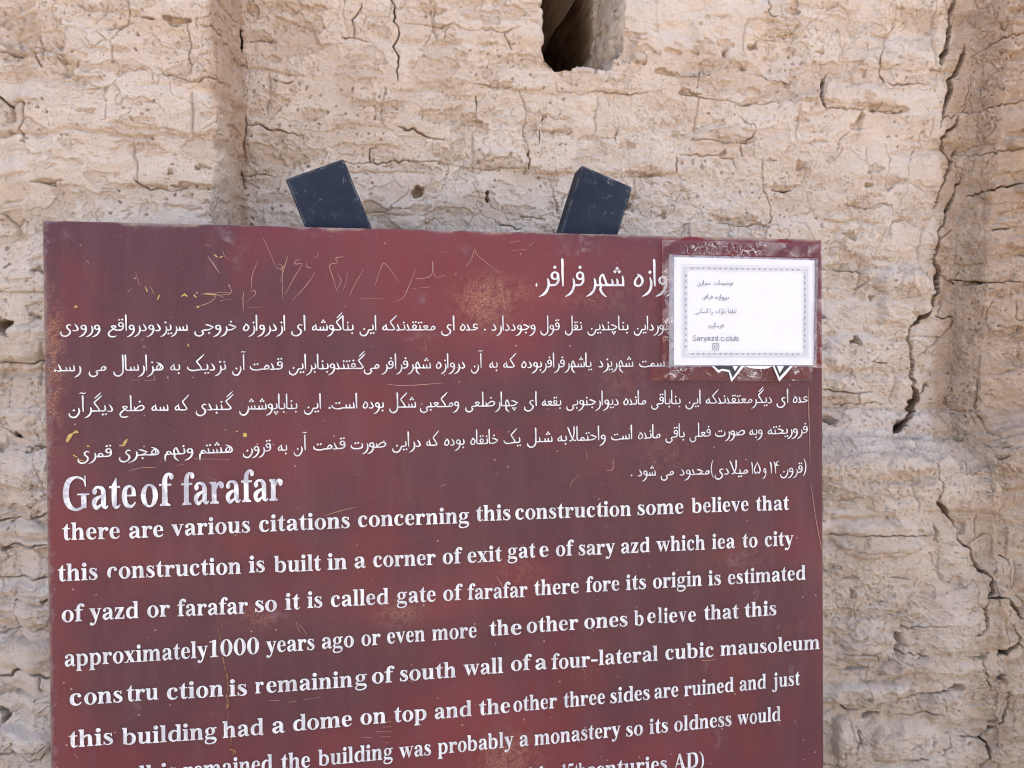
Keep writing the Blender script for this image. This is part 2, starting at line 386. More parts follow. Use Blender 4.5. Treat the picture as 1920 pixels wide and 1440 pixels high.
put('noon_f', .58, [('s', [(.58, J, JW), (.52, .04, .09), (.48, -.04, .1)] + BOWL)] + dots(1, .26, .1))
WAWT = ('s', [(.3, .2, .08), (.3, .05, .1), (.23, -.15, .1), (.12, -.29, .1), (-.05, -.39, .03)])
put('waw', .35, [('o', .185, .22, .145, .165, .08, .075), WAWT])
put('waw_f', .37, [('o', .185, .22, .145, .165, .08, .075), WAWT, base(.37, .2)])
put('heh_i', .36, [('s', [(.13, .46, .04), (.24, .38, .085), (.31, .22, .1), (.26, .06, .085), (.15, .01, .095), (.06, .09, .095), (.08, .24, .075), (.19, .4, .06)])])
put('heh_f', .36, [('s', [(.36, J, JW), (.29, .06, .09), (.25, .18, .085), (.22, .44, .04)]), ('s', [(.24, .35, .05), (.12, .27, .085), (.05, .15, .09), (.1, .05, .085), (.2, .07, .08), (.25, .2, .07)])])
put('heh_n', .5, [('s', [(.12, .52, .04), (.27, .45, .09), (.41, .3, .095), (.43, .14, .095), (.34, .05, .085), (.17, J, JW), (0, J, JW)]), ('s', [(.3, .4, .06), (.18, .3, .08), (.14, .14, .08), (.24, .09, .06), (.32, .2, .07), (.3, .38, .05)])])
put('heh_m', .42, [('s', [(.42, J, JW), (.34, .08, .09), (.28, .25, .09), (.21, .44, .075), (.12, .3, .08), (.13, .1, .085), (.24, J, .07)]), ('s', [(.19, .06, .085), (.13, -.1, .09), (.2, -.27, .1), (.33, -.4, .035)]), base(.42)])
YB = [(.38, -.25, .09), (.24, -.335, .11), (.1, -.29, .1), (.03, -.16, .08), (.05, -.02, .035)]
put('yeh_i', .54, [('s', [(.52, .33, .035), (.42, .39, .08), (.32, .3, .085), (.33, .17, .085), (.44, .03, .1), (.45, -.12, .1)] + YB)])
put('yeh_f', .5, [('s', [(.5, J, JW), (.42, .02, .09), (.36, -.05, .07), (.42, -.13, .1)] + YB)])
put('dot', .14, [('k', .07, .05, .075)])
put('comma', .16, [('d', .08, .06, .06), ('s', [(.09, .0, .07), (.1, .14, .05), (.05, .2, .02)])])
put('one', .2, [('s', [(.05, .85, .04), (.1, .75, .09), (.13, .4, .085), (.13, .0, .04)])])
put('four', .42, [('s', [(.07, .85, .04), (.14, .6, .09), (.17, .0, .05)]), ('s', [(.12, .62, .06), (.2, .58, .07), (.36, .6, .05)]), ('s', [(.36, .86, .04), (.26, .84, .07), (.2, .74, .07), (.24, .6, .06)])])
put('five', .46, [('s', [(.2, .85, .04), (.34, .55, .085), (.41, .25, .095), (.33, .03, .085), (.23, .13, .075), (.14, .02, .085), (.05, .2, .095), (.1, .5, .085), (.26, .82, .06)])])
put('paren_open', .2, [('s', [(.05, 1.05, .03), (.15, .75, .075), (.17, .4, .085), (.13, .05, .075), (.03, -.25, .03)])])
put('paren_close', .2, [('s', [(.15, 1.05, .03), (.06, .75, .075), (.03, .4, .085), (.07, .05, .075), (.17, -.25, .03)])])
DUAL = {'ب': 'beh', 'پ': 'peh', 'ت': 'teh', 'ن': 'noon', 'ی': 'yeh', 'ج': 'jeem', 'چ': 'cheh', 'ح': 'hah', 'خ': 'khah', 'س': 'seen',
        'ش': 'sheen', 'ص': 'sad', 'ض': 'zad', 'ط': 'tah', 'ع': 'ain', 'ف': 'feh', 'ق': 'qaf', 'ک': 'kaf', 'گ': 'gaf', 'ل': 'lam', 'م': 'meem',
        'ه': 'heh', 'K': 'kafbare'}
ONE = {'ا': 'alef', 'د': 'dal', 'ر': 'reh', 'ز': 'zeh', 'و': 'waw'}
MARK = {'.': 'dot', '،': 'comma', '۱': 'one', '۴': 'four', '۵': 'five', '(': 'paren_open', ')': 'paren_close'}


def shape_fa(word):
    """glyph names from right to left for a Persian word"""
    out, prev = [], False
    ch = list(word.replace('لا', 'L'))
    for i, c in enumerate(ch):
        nxt = ch[i + 1] if i + 1 < len(ch) else ''
        nj = nxt in DUAL or nxt in ONE or nxt in 'Lآ' and nxt != ''
        if c == 'L': out.append('lamalef_f'); prev = False
        elif c == 'آ': out.append('madda'); prev = False
        elif c in ONE: out.append(ONE[c] + ('_f' if prev else '')); prev = False
        elif c in MARK: out.append(MARK[c]); prev = False
        elif c in DUAL:
            f = {(0, 0): '_i', (0, 1): '_n', (1, 0): '_f', (1, 1): '_m'}[(int(prev), int(nj))]
            out.append(DUAL[c] + f); prev = nj
    return out


def layout(text, kind):
    """pieces of a word in its own units and the word's width"""
    pcs, x = [], 0.0
    if kind == 'fa':
        names = shape_fa(text)
        x = sum(FA[n][0] for n in names)
        tot = x
        for n in names:
            x -= FA[n][0]
            pcs += [(x, p) for p in FA[n][1]]
        return pcs, tot
    for c in text:
        if kind == 'sans':
            a, g = SAN[c]
        else:
            a, g = W[c], LAT.get(c, [])
        pcs += [(x, p) for p in g]
        x += a
    return pcs, x


class Letters:
    """collects word meshes lying on a plane (a to the right, b up, c outwards)"""
    def __init__(self): self.V, self.F, self.n = [], [], 0

    def word(self, text, kind, p0, p1, em, lift, shear=0.0):
        pcs, _ = layout(text, kind)
        ms = [(x, piece_mesh(p, .86 if kind == 'fa' else 1.0)) for x, p in pcs]
        lo = min((m[0][:, 0] + x).min() for x, m in ms)
        hi = max((m[0][:, 0] + x).max() for x, m in ms)
        p0, p1 = np.array(p0, float), np.array(p1, float)
        e = p1 - p0
        ln = np.linalg.norm(e)
        e /= ln
        sx = ln / (hi - lo)
        for k, (x, (V, F)) in enumerate(ms):
            X = (V[:, 0] + x - lo) * sx
            Y = V[:, 1] * em
            P = p0[None] + X[:, None] * e[None] + Y[:, None] * np.array([[shear, 1.0]])
            c = np.full((len(P), 1), lift + (k % 40) * 1.2e-5)
            self.add(np.hstack([P, c]), F)

    def add(self, V, F):
        self.V.append(V)
        self.F += [tuple(i + self.n for i in f) for f in F]
        self.n += len(V)
# ---------------------------------------------------------------- noise
_rng = np.random.default_rng(7)
_TAB = _rng.random((512, 512)).astype(np.float32)


def vnoise(x, y, seed=0):
    xi, yi = np.floor(x).astype(np.int64), np.floor(y).astype(np.int64)
    fx, fy = (x - xi).astype(np.float32), (y - yi).astype(np.float32)
    fx, fy = fx * fx * fx * (fx * (fx * 6 - 15) + 10), fy * fy * fy * (fy * (fy * 6 - 15) + 10)
    xi, yi = xi + seed * 37, yi + seed * 91
    a, b = xi & 511, (xi + 1) & 511
    c, d = yi & 511, (yi + 1) & 511
    return (_TAB[a, c] * (1 - fx) * (1 - fy) + _TAB[b, c] * fx * (1 - fy) + _TAB[a, d] * (1 - fx) * fy + _TAB[b, d] * fx * fy) * 2 - 1


def fbm(x, y, o=5, seed=0, g=.5):
    s, a, t = 0, 1.0, 0.0
    for i in range(o):
        s = s + a * vnoise(x * 2.03 ** i + i * 17.3, y * 2.03 ** i - i * 9.1, seed + i)
        t += a
        a *= g
    return s / t * 1.6


def sst(a, b, x):
    t = np.clip((x - a) / (b - a), 0, 1)
    return t * t * (3 - 2 * t)


def worley(x, y, seed=0):
    """distance to the border between the two nearest cells"""
    xi, yi = np.floor(x).astype(np.int64), np.floor(y).astype(np.int64)
    f1 = np.full(np.broadcast(x, y).shape, 9.0, np.float32); f2 = f1.copy()
    for i in (-1, 0, 1):
        for j in (-1, 0, 1):
            gx, gy = xi + i, yi + j
            px = gx + _TAB[(gx + seed * 31) & 511, (gy + seed * 57) & 511] - x
            py = gy + _TAB[(gx + 211 + seed * 13) & 511, (gy + 97 + seed * 5) & 511] - y
            d = np.sqrt(px * px + py * py)
            n1 = np.minimum(f1, d)
            f2 = np.minimum(f2, np.maximum(f1, d))
            f1 = n1
    return f2 - f1, f1


# ---------------------------------------------------------------- the broad shape of the wall
def wall_xz(px, py, y=None):
    """photo point -> (x, z) on the wall's broad surface (or on the plane at depth y)"""
    r = ray(px, py)
    d = WALL_Y if y is None else y
    for _ in range(1 if y is not None else 6):
        t = d / r[1]
        x, z = r[0] * t, CAMZ + r[2] * t
        if y is None: d = float(broad(np.array([[x]]), np.array([[z]]))[0, 0])
    return x, z


PD, QD = .16, .055                          # how far the left and the right pier stand out
XE, _ = wall_xz(402, 200, WALL_Y - PD)     # outer corner of the left pier
XB, _ = wall_xz(458, 200, WALL_Y)           # its inner corner
XC, _ = wall_xz(1757, 300, WALL_Y)          # where the browner earth and painted flank shading begin
XR, _ = wall_xz(1806, 300, WALL_Y)          # foot of the right pier's flank
XQ, _ = wall_xz(1872, 300, WALL_Y - QD)    # its outer corner
XL, _ = wall_xz(66, 150, WALL_Y - PD)      # left edge of the left pier's face
ZL = wall_xz(1650, 800, WALL_Y)[1]          # top of the thick lower courses
ZP = wall_xz(40, 850, WALL_Y - PD)[1]
NX0 = wall_xz(1012, 60, WALL_Y)[0]
NXI = wall_xz(1150, 60, WALL_Y)[0]
NX1 = wall_xz(1176, 60, WALL_Y)[0]
NZ = wall_xz(1080, 131, WALL_Y)[1]


def broad(X, Z, arc=False):
    wob = fbm(X * 0 + 3.3, Z * 3.1, 4, 3) * .012
    X_ = X
    X = X + .005 * fbm(X * 9, Z * 9, 3, 9)
    ep = XE + wob + sst(1.85, 1.72, Z) * .0
    bp = XB + wob + .006 * fbm(X * 0 + 9.1, Z * 7, 3, 5)
    t = np.clip((bp - X) / np.maximum(bp - ep, .012), -.6, 1.6)
    left = PD * (sst(-.02, .82, t) * .35 + sst(.0, 1.02, t) * .65)
    # rounded left shoulder of the pier and the recessed strip beyond it
    xl = XL + fbm(X * 0 + 1.7, Z * 4, 4, 8) * .018 - .03 * sst(2.05, 1.85, Z)
    left = left - .030 * sst(.012, -.022, X - xl)
    left = left + .030 * sst(ZP + .05, ZP - .02, Z + .012 * fbm(X * 6, Z * 2, 3, 17))
    wr = fbm(X * 0 + 5.1, Z * 2.7, 4, 11) * .014
    s = np.clip((X - XR - wr) / (XQ - XR), -.4, 1.5)
    blend = sst(ZL - .16, ZL + .06, Z)
    right = QD * (sst(-.03, 1.0, s) * .55 + np.clip(s, 0, 1) * .45)
    # lower courses stand out and roll into the pier
    zl = ZL - .015 + fbm(X * 3.1, Z * 0 + 2.2, 4, 21) * .016 + .05 * sst(XR - .02, XR + .12, X)
    low = .105 * sst(zl + .012, zl - .055, Z) * sst(0.55, .75, X) + .03 * sst(zl - .1, zl - .45, Z)
    lowr = low * (1 - .35 * sst(XR, XQ, X))
    right = right * (.35 + .65 * blend)
    y = WALL_Y - left - right - lowr
    X = X_
    y = y - .010 * fbm(X * 2.1, Z * 2.6, 4, 31) - .006 * fbm(X * 5, Z * 8, 3, 33)
    if not arc: return y
    # the window slot, splayed on its right side
    xl = NX0 + .004 * fbm(X * 0 + 4.4, Z * 16, 4, 401) + .030 * sst(NZ + .035, NZ - .005, Z)
    sill = NZ + .006 * fbm(X * 16, Z * 0 + 1.1, 4, 403) + .016 * sst(NXI - .015, NX1, X)
    inn = sst(-.0015, .0015, X - xl) * sst(-.002, .002, Z - sill) * sst(.004, -.004, Z - 2.62)
    xr = NX1 + .010 * fbm(X * 0 + 6.4, Z * 12, 4, 405) - .03 * sst(NZ + .05, NZ, Z)
    k = np.clip((xr - X) / (xr - (NXI - .012)), 0, 1)
    back = .75 + .25 * sst(NZ + .20, NZ + .02, Z)
    dep = np.clip(.15 * sst(0, .62, k) ** .8 + (back - .15) * sst(.60, .74, k) + .02 * fbm(X * 10, Z * 8, 4, 407), 0, 1.2) * inn
    # lengths measured along the surface
    return y + dep, X - left + right - dep, Z - lowr, dep, inn * sst(.45, .75, k), inn


# ---------------------------------------------------------------- features seen in the photograph
# cracks: list of (points in the photo, width in photo px, depth in m)
CR = [
 ([(1792, -30), (1790, 0), (1784, 16), (1783, 37), (1781, 67), (1777, 90), (1768, 113), (1764, 130)], 7, .05),
 ([(1810, 85), (1803, 110), (1797, 133), (1778, 152), (1780, 168), (1771, 200), (1765, 227), (1762, 240)], 6, .05),
 ([(1798, 217), (1792, 235), (1764, 259)], 5, .04), ([(1768, 222), (1795, 216)], 2.5, .02),
 ([(1767, 262), (1768, 275), (1774, 291), (1780, 306), (1774, 328), (1760, 368), (1755, 388)], 4.5, .04),
 ([(1797, 283), (1786, 302), (1780, 310)], 4, .03),
 ([(1802, 330), (1790, 362), (1774, 395), (1770, 422), (1758, 434), (1757, 462), (1752, 482)], 5, .05),
 ([(1784, 430), (1762, 448)], 3, .02),
 ([(1752, 478), (1757, 500), (1760, 512), (1757, 530), (1759, 548), (1750, 572), (1724, 594), (1703, 612)], 7, .06),
 ([(1708, 606), (1702, 622), (1703, 642), (1708, 667), (1711, 693), (1710, 722), (1715, 748), (1708, 778)], 8, .06),
 ([(1737, 716), (1728, 734), (1712, 752)], 4, .03), ([(1790, 600), (1768, 626), (1738, 655), (1716, 668)], 2, .015),
 ([(1708, 775), (1692, 792), (1674, 812)], 8, .05),
 ([(1757, 868), (1762, 898), (1760, 927), (1757, 942), (1774, 958), (1782, 968), (1796, 984), (1798, 1013), (1817, 1026), (1828, 1048), (1838, 1070), (1855, 1083), (1857, 1104), (1852, 1124), (1847, 1142), (1852, 1160), (1843, 1178), (1824, 1190)], 4, .03),
 ([(1853, 1123), (1870, 1119), (1887, 1123), (1905, 1142), (1922, 1162)], 4, .03), ([(1890, 1066), (1893, 1096), (1887, 1123)], 2.5, .02),
 ([(1900, 1178), (1908, 1194), (1905, 1207), (1884, 1217), (1870, 1229)], 5, .03), ([(1905, 1205), (1922, 1217)], 3.5, .02),
 ([(1870, 1229), (1883, 1264), (1873, 1272), (1893, 1298), (1893, 1328), (1883, 1353), (1861, 1374), (1843, 1390)], 4.5, .03),
 ([(1843, 1388), (1856, 1397), (1853, 1418), (1836, 1440)], 5, .03), ([(1803, 1382), (1843, 1391)], 3.5, .02),
 ([(1784, 1383), (1780, 1404), (1764, 1418)], 3, .02), ([(1847, 1227), (1845, 1254), (1854, 1281), (1864, 1300)], 3, .02),
 ([(1817, 1021), (1834, 1012), (1849, 1002)], 3, .02), ([(1870, 1035), (1866, 1062), (1860, 1075)], 2.5, .02), ([(1872, 1040), (1892, 1050)], 2.5, .02),
 # main face
 ([(741, -20), (739, 20), (738, 40), (747, 50), (746, 73), (737, 88), (748, 108), (743, 133), (746, 152)], 3.2, .02),
 ([(678, 6), (672, 22), (660, 36), (664, 52), (662, 68)], 2.4, .012), ([(640, 69), (664, 70), (690, 77)], 2.4, .012),
 ([(753, 42), (790, 45), (827, 50), (848, 43), (881, 57), (903, 53), (943, 63), (974, 53)], 1.5, .008),
 ([(945, 62), (948, 75), (958, 94)], 1.8, .01), ([(838, 50), (832, 75)], 1.6, .008), ([(808, 62), (796, 84)], 1.4, .006),
 ([(892, 180), (894, 200), (893, 220)], 2, .012), ([(747, 237), (783, 247), (800, 255), (813, 259), (833, 263)], 3, .016),
 ([(975, 170), (983, 195), (987, 213), (980, 247), (988, 270), (990, 290)], 1.6, .008), ([(991, 285), (993, 300), (992, 317)], 4.5, .025),
 ([(640, 303), (680, 306), (717, 302), (770, 301), (813, 301), (850, 308), (875, 315), (930, 317), (990, 315)], 1.8, .010),
 ([(1037, 148), (1046, 172), (1083, 178), (1123, 172), (1170, 176), (1222, 173)], 1.8, .008),
 ([(887, 157), (933, 163), (973, 170), (1005, 168), (1030, 162)], 1.7, .008), ([(1012, 243), (1013, 255), (1011, 268)], 2, .01),
 ([(987, 241), (1020, 244), (1060, 247)], 1.6, .008), ([(1160, 233), (1157, 248), (1153, 268)], 1.4, .006),
 ([(914, 358), (913, 370), (914, 380)], 4, .03), ([(1269, 293), (1267, 310), (1268, 324)], 3.5, .02), ([(1153, 331), (1200, 330), (1262, 324)], 1.8, .01),
 ([(1032, 340), (1037, 365), (1043, 380), (1047, 402)], 1.4, .006), ([(938, 420), (955, 422), (976, 429)], 3, .015), ([(976, 405), (992, 407), (1021, 413)], 2.6, .015),
 ([(693, 278), (692, 290), (693, 305)], 2.2, .012), ([(693, 279), (708, 277)], 2.4, .01),
 ([(243, -10), (244, 15), (245, 31)], 1.6, .008), ([(192, 52), (226, 51), (240, 46), (244, 34)], 1.6, .01), ([(262, 32), (275, 33), (288, 36)], 2.6, .015),
 ([(352, 40), (355, 70), (355, 100), (358, 135)], 1.4, .007), ([(290, 126), (320, 138), (345, 148), (358, 154), (374, 153), (393, 145), (411, 147)], 1.8, .01),
 ([(374, 46), (400, 52), (430, 63), (440, 74)], 1.6, .01), ([(-10, 175), (10, 190), (27, 200), (24, 225), (22, 248), (47, 268)], 3, .02),
 ([(73, 342), (95, 341), (116, 337)], 2.6, .016), ([(252, 335), (268, 348), (283, 357), (327, 358), (345, 350), (356, 346)], 1.8, .012),
 ([(451, 55), (454, 75), (453, 97)], 4, .03), ([(454, 79), (480, 76), (514, 72)], 2, .012), ([(511, 148), (527, 156), (550, 153)], 1.8, .01),
 ([(453, 233), (475, 237), (497, 240), (540, 250), (574, 258)], 2.4, .012), ([(450, 305), (455, 330), (461, 354)], 2, .012), ([(458, 330), (480, 327), (508, 330)], 1.8, .01),
 ([(0, 95), (40, 102), (68, 108), (79, 126)], 2.4, .015), ([(67, 60), (75, 80), (80, 115)], 2, .01), ([(0, 400), (24, 420), (32, 448)], 1.8, .01),
 # right of the cleft
 ([(1437, -8), (1443, 27), (1474, 33)], 1.8, .01), ([(1678, 18), (1672, 45), (1657, 63), (1651, 100), (1648, 133), (1657, 153), (1678, 160), (1710, 157), (1742, 158)], 1.9, .01),
 ([(1548, 138), (1543, 160), (1542, 176)], 5, .03), ([(1543, 170), (1541, 185), (1547, 200)], 9, .03), ([(1547, 201), (1600, 204), (1650, 209), (1700, 210)], 2.2, .014),
 ([(1278, 177), (1310, 182), (1373, 190), (1392, 197), (1420, 192), (1460, 190)], 1.9, .012), ([(1300, 262), (1330, 264), (1355, 269), (1375, 270), (1400, 269), (1412, 257), (1418, 243)], 2.6, .016),
 ([(1386, 272), (1389, 285), (1391, 294)], 1.8, .01), ([(1386, 215), (1400, 228), (1418, 240)], 1.7, .01), ([(1315, 128), (1312, 158), (1308, 165)], 1.5, .008),
 ([(1427, 300), (1430, 350), (1443, 388), (1445, 415)], 1.6, .01), ([(1447, 357), (1465, 359), (1482, 358)], 2.6, .014), ([(1583, 358), (1588, 383), (1620, 394), (1660, 380), (1672, 384), (1673, 402)], 1.6, .01),
 ([(1343, 420), (1380, 423), (1442, 419)], 1.7, .01), ([(1443, 418), (1446, 405)], 4, .02), ([(1512, 308), (1509, 340), (1512, 380), (1528, 410)], 1.3, .006),
 ([(1657, 270), (1667, 300), (1663, 330), (1655, 335)], 1.4, .008), ([(1567, 284), (1575, 262), (1590, 250)], 1.4, .008), ([(1280, 290), (1340, 292), (1375, 298), (1378, 325)], 1.5, .008),
 ([(1540, 505), (1580, 509), (1624, 512), (1627, 527), (1608, 542), (1596, 552)], 1.9, .012), ([(1600, 543), (1625, 533), (1645, 545), (1655, 551)], 1.8, .012),
 ([(1627, 677), (1645, 679), (1661, 681)], 3, .016), ([(1541, 729), (1570, 732), (1597, 735), (1622, 733)], 2.8, .016), ([(1604, 735), (1608, 756)], 1.6, .01), ([(1563, 759), (1610, 757), (1658, 757)], 2.4, .014),
 ([(1757, 513), (1775, 522), (1790, 533), (1805, 523), (1853, 530), (1890, 528), (1925, 529)], 2.6, .015), ([(1752, 592), (1765, 598), (1788, 594)], 4, .02),
 ([(1903, 565), (1903, 595), (1925, 605)], 2.2, .014), ([(1767, 560), (1756, 590)], 1.7, .01), ([(1702, 840), (1730, 855), (1752, 868)], 1.8, .01), ([(1633, 768), (1640, 778)], 1.5, .01),
 ([(1840, 100), (1860, 88), (1925, 60)], 1.8, .010), ([(1828, 200), (1860, 202), (1925, 190)], 1.8, .010), ([(1850, 285), (1880, 285), (1925, 275)], 2, .012), ([(1845, 362), (1870, 352), (1905, 345), (1925, 348)], 5, .02),
 ([(1860, 432), (1890, 428)], 4, .02), ([(1835, 143), (1830, 180), (1822, 200), (1800, 212)], 1.5, .01), ([(1800, 285), (1830, 300), (1810, 315)], 1.5, .008),
 # lower right
 ([(1667, 1312), (1700, 1310), (1735, 1304), (1762, 1300), (1784, 1296)], 4, .025), ([(1680, 1226), (1700, 1226), (1738, 1230)], 4, .02), ([(1668, 1082), (1685, 1084), (1702, 1087)], 2.4, .014),
 ([(1570, 1225), (1620, 1224), (1650, 1236), (1672, 1226)], 2.0, .012), ([(1723, 1312), (1729, 1332)], 2.6, .015), ([(1766, 1310), (1769, 1335)], 2.2, .012), ([(1683, 1345), (1720, 1342), (1770, 1336)], 2.6, .016),
 ([(1578, 1322), (1592, 1332), (1622, 1328), (1660, 1314)], 3.2, .02), ([(1690, 1177), (1740, 1175), (1790, 1172)], 2.2, .014), ([(1545, 1002), (1600, 1004), (1680, 1002), (1742, 1002)], 1.8, .012),
 ([(1700, 1424), (1740, 1424)], 3, .016), ([(1540, 1430), (1560, 1436), (1585, 1432)], 4, .02), ([(1640, 1425), (1655, 1430)], 3.5, .02),
 # lower left strip
 ([(-10, 680), (30, 681), (86, 679)], 1.8, .012), ([(28, 842), (55, 846), (92, 836)], 3, .02), ([(-10, 975), (30, 972), (90, 962)], 2.6, .018), ([(-10, 1030), (20, 1022), (92, 1018)], 2.2, .014), ([(-10, 1083), (40, 1080), (95, 1082)], 2.6, .016),
 ([(-10, 1180), (30, 1178), (95, 1170)], 2, .014), ([(-10, 1268), (20, 1268), (60, 1267), (96, 1272)], 3.4, .02), ([(-10, 1412), (40, 1417), (94, 1412)], 3.2, .02), ([(0, 1420), (40, 1405), (95, 1390)], 2, .012), ([(72, 1270), (74, 1300)], 1.4, .01),
]
# chips where plaster fell off and browner earth shows: (x, y, rx, ry, depth in m), photo px
CH = [
 (847, 214, 42, 14, .007), (919, 148, 14, 13, .006), (952, 159, 9, 7, .006), (715, 196, 44, 9, .005), (835, 293, 26, 16, .005), (745, 308, 40, 9, .005),
 (862, 105, 10, 8, .006), (716, 118, 12, 7, .004), (700, 178, 8, 6, .004), (800, 18, 40, 5, .004), (990, 252, 10, 6, .005), (1115, 258, 32, 5, .005), (1123, 286, 14, 6, .005),
 (1172, 272, 14, 7, .006), (1060, 245, 28, 5, .004), (1033, 250, 14, 8, .004), (1210, 328, 36, 8, .006), (1267, 248, 12, 8, .006), (783, 362, 10, 14, .02), (1243, 134, 16, 6, .012), (1030, 335, 16, 4, .005),
 (783, 392, 50, 7, .005), (965, 395, 34, 9, .005), (922, 300, 50, 10, .004), (1180, 100, 30, 24, .008), (1176, 385, 6, 9, .02), (1240, 405, 10, 6, .006), (1180, 368, 16, 4, .005),
 (567, 293, 38, 15, .008), (588, 213, 26, 9, .006), (560, 12, 40, 10, .007), (472, 12, 12, 14, .008), (590, 45, 16, 12, .006), (490, 72, 32, 5, .006), (520, 255, 12, 8, .008),
 (327, 39, 16, 6, .016), (135, 122, 12, 10, .01), (350, 348, 36, 7, .01), (85, 341, 18, 5, .008), (205, 20, 40, 8, .004), (168, 209, 14, 5, .006), (110, 78, 8, 10, .005), (222, 90, 16, 6, .003), (268, 190, 18, 10, .002), (225, 122, 44, 9, .003), (120, 150, 40, 10, .003),
 (35, 65, 44, 34, .008), (10, 30, 26, 16, .006), (42, 105, 34, 9, .006), (378, 313, 14, 7, .008), (320, 325, 5, 5, .01),
 (1413, 81, 9, 11, .016), (1390, 123, 13, 9, .012), (1355, 97, 8, 8, .016), (1365, 85, 20, 12, .006), (1410, 190, 15, 6, .008), (1290, 172, 20, 7, .01), (1300, 95, 8, 6, .012), (1607, 233, 12, 14, .014), (1630, 200, 30, 7, .008), (1660, 203, 36, 7, .008),
 (1625, 348, 10, 6, .014), (1640, 316, 16, 8, .008), (1490, 15, 14, 12, .01), (1380, 262, 42, 8, .008), (1390, 413, 52, 12, .006), (1468, 353, 36, 7, .007), (1498, 310, 8, 10, .012), (1444, 300, 16, 5, .005), (1555, 300, 14, 5, .005),
 (1357, 285, 5, 5, .01), (1590, 443, 14, 9, .012), (1618, 132, 9, 9, .006), (1557, 10, 20, 10, .006), (1640, 60, 26, 7, .006), (1505, 220, 16, 9, .006), (1480, 66, 40, 5, .004), (1537, 97, 9, 5, .01), (1482, 92, 9, 6, .006), (1480, 148, 20, 9, .004), (1680, 340, 20, 12, .006), (1690, 412, 20, 6, .006),
 (1600, 640, 11, 10, .03), (1553, 785, 16, 12, .035), (1540, 650, 14, 10, .01), (1632, 558, 8, 6, .014), (1578, 695, 16, 12, .004), (1545, 595, 8, 6, .02), (1600, 500, 60, 9, .005), (1690, 545, 26, 20, .006), (1708, 585, 14, 8, .005), (1570, 500, 30, 8, .006),
 (1880, 856, 14, 6, .03), (1770, 750, 8, 14, .006), (1840, 530, 26, 4, .015), (1890, 520, 10, 12, .01), (1900, 650, 22, 46, .006), (1885, 840, 34, 10, .008),
 (1684, 1206, 7, 20, .035), (1640, 1341, 20, 6, .025), (1610, 1388, 11, 24, .05), (1755, 1008, 10, 16, .025), (1793, 1288, 14, 5, .025), (1836, 1232, 24, 6, .018), (1600, 1113, 4, 10, .02), (1745, 1388, 6, 7, .015), (1710, 1394, 14, 6, .008),
 (1600, 1083, 14, 5, .008), (1618, 1304, 14, 7, .01), (1800, 985, 16, 14, .01), (1850, 1360, 60, 26, .004), (1620, 1155, 70, 12, .008), (1600, 1250, 30, 6, .01), (1560, 930, 50, 10, .006), (1700, 900, 60, 12, .005),
 (8, 612, 11, 10, .04), (41, 813, 6, 6, .02), (62, 838, 34, 8, .012), (10, 1028, 10, 6, .02), (60, 590, 12, 6, .008), (72, 505, 9, 7, .012), (20, 700, 10, 14, .006), (86, 1125, 6, 5, .02), (6, 1340, 8, 12, .03), (50, 1300, 30, 8, .006),
]
# stones bulging out of the face
BU = [(1198, 108, 18, 13, .016), (1736, 224, 8, 9, .006), (1800, 1290, 10, 8, .008), (1350, 255, 56, 22, .010), (1615, 180, 70, 26, .006), (1590, 660, 62, 40, .012), (1600, 720, 58, 40, .010),
      (1690, 560, 64, 70, .02), (1520, 195, 34, 22, .008), (940, 295, 60, 20, .006), (1650, 1010, 90, 40, .018), (1620, 1210, 60, 30, .016), (1700, 1250, 60, 14, .012), (1620, 1300, 90, 22, .020), (1580, 1380, 24, 40, .02), (1700, 1390, 80, 40, .016),
      (1920, 355, 24, 12, .02), (1900, 270, 24, 12, .015), (1905, 455, 30, 14, .012), (1860, 365, 16, 8, .012), (40, 640, 50, 30, .012), (30, 760, 60, 50, .012), (40, 1000, 60, 20, .012), (45, 1130, 60, 36, .012), (40, 1220, 60, 30, .014), (60, 1395, 40, 16, .02), (1770, 1330, 40, 30, .01)]


def jitter(P, amp, seed):
    """subdivide a polyline and make it ragged"""
    P = np.array(P, float)
    out = [P[0]]
    r = np.random.default_rng(seed)
    for a, b in zip(P[:-1], P[1:]):
        L = np.linalg.norm(b - a)
        k = max(1, int(L / .0075))
        n = np.array((-(b - a)[1], (b - a)[0])) / max(L, 1e-9)
        for i in range(1, k + 1):
            q = a + (b - a) * i / k
            out.append(q + (n * r.normal() * amp if i < k else 0))
    return np.array(out)


CRW = []
for i, (pts, w, d) in enumerate(CR):
    P = [wall_xz(*p) for p in pts]
    CRW.append((np.array(P), w * (.00140 if d >= .03 else .00062), d * (2.2 if d >= .03 else 1.2), i))


def to_sh(P):
    P = np.atleast_2d(np.array(P, float))
    r = [broad(np.array([[x]]), np.array([[z]]), True) for x, z in P]
    return np.array([(float(q[1][0, 0] + q[3][0, 0]), float(q[2][0, 0])) for q in r])


CHW = [(*wall_xz(x, y), rx * .001, ry * .001, d, i) for i, (x, y, rx, ry, d) in enumerate(CH)]
BUW = [(*wall_xz(x, y), rx * .001, ry * .001, d, i) for i, (x, y, rx, ry, d) in enumerate(BU)]


def seg_dist(X, Z, P, wf):
    """distance to a polyline and the position along it"""
    D = np.full(np.broadcast(X, Z).shape, 9.0, np.float32)
    T = np.zeros_like(D)
    n = len(P) - 1
    for i in range(n):
        a, b = P[i], P[i + 1]
        e = b - a
        L2 = max(e.dot(e), 1e-12)
        t = np.clip(((X - a[0]) * e[0] + (Z - a[1]) * e[1]) / L2, 0, 1)
        d = np.hypot(X - a[0] - t * e[0], Z - a[1] - t * e[1])
        m = d < D
        D = np.where(m, d, D)
        T = np.where(m, (i + t) / n, T)
    return D, T


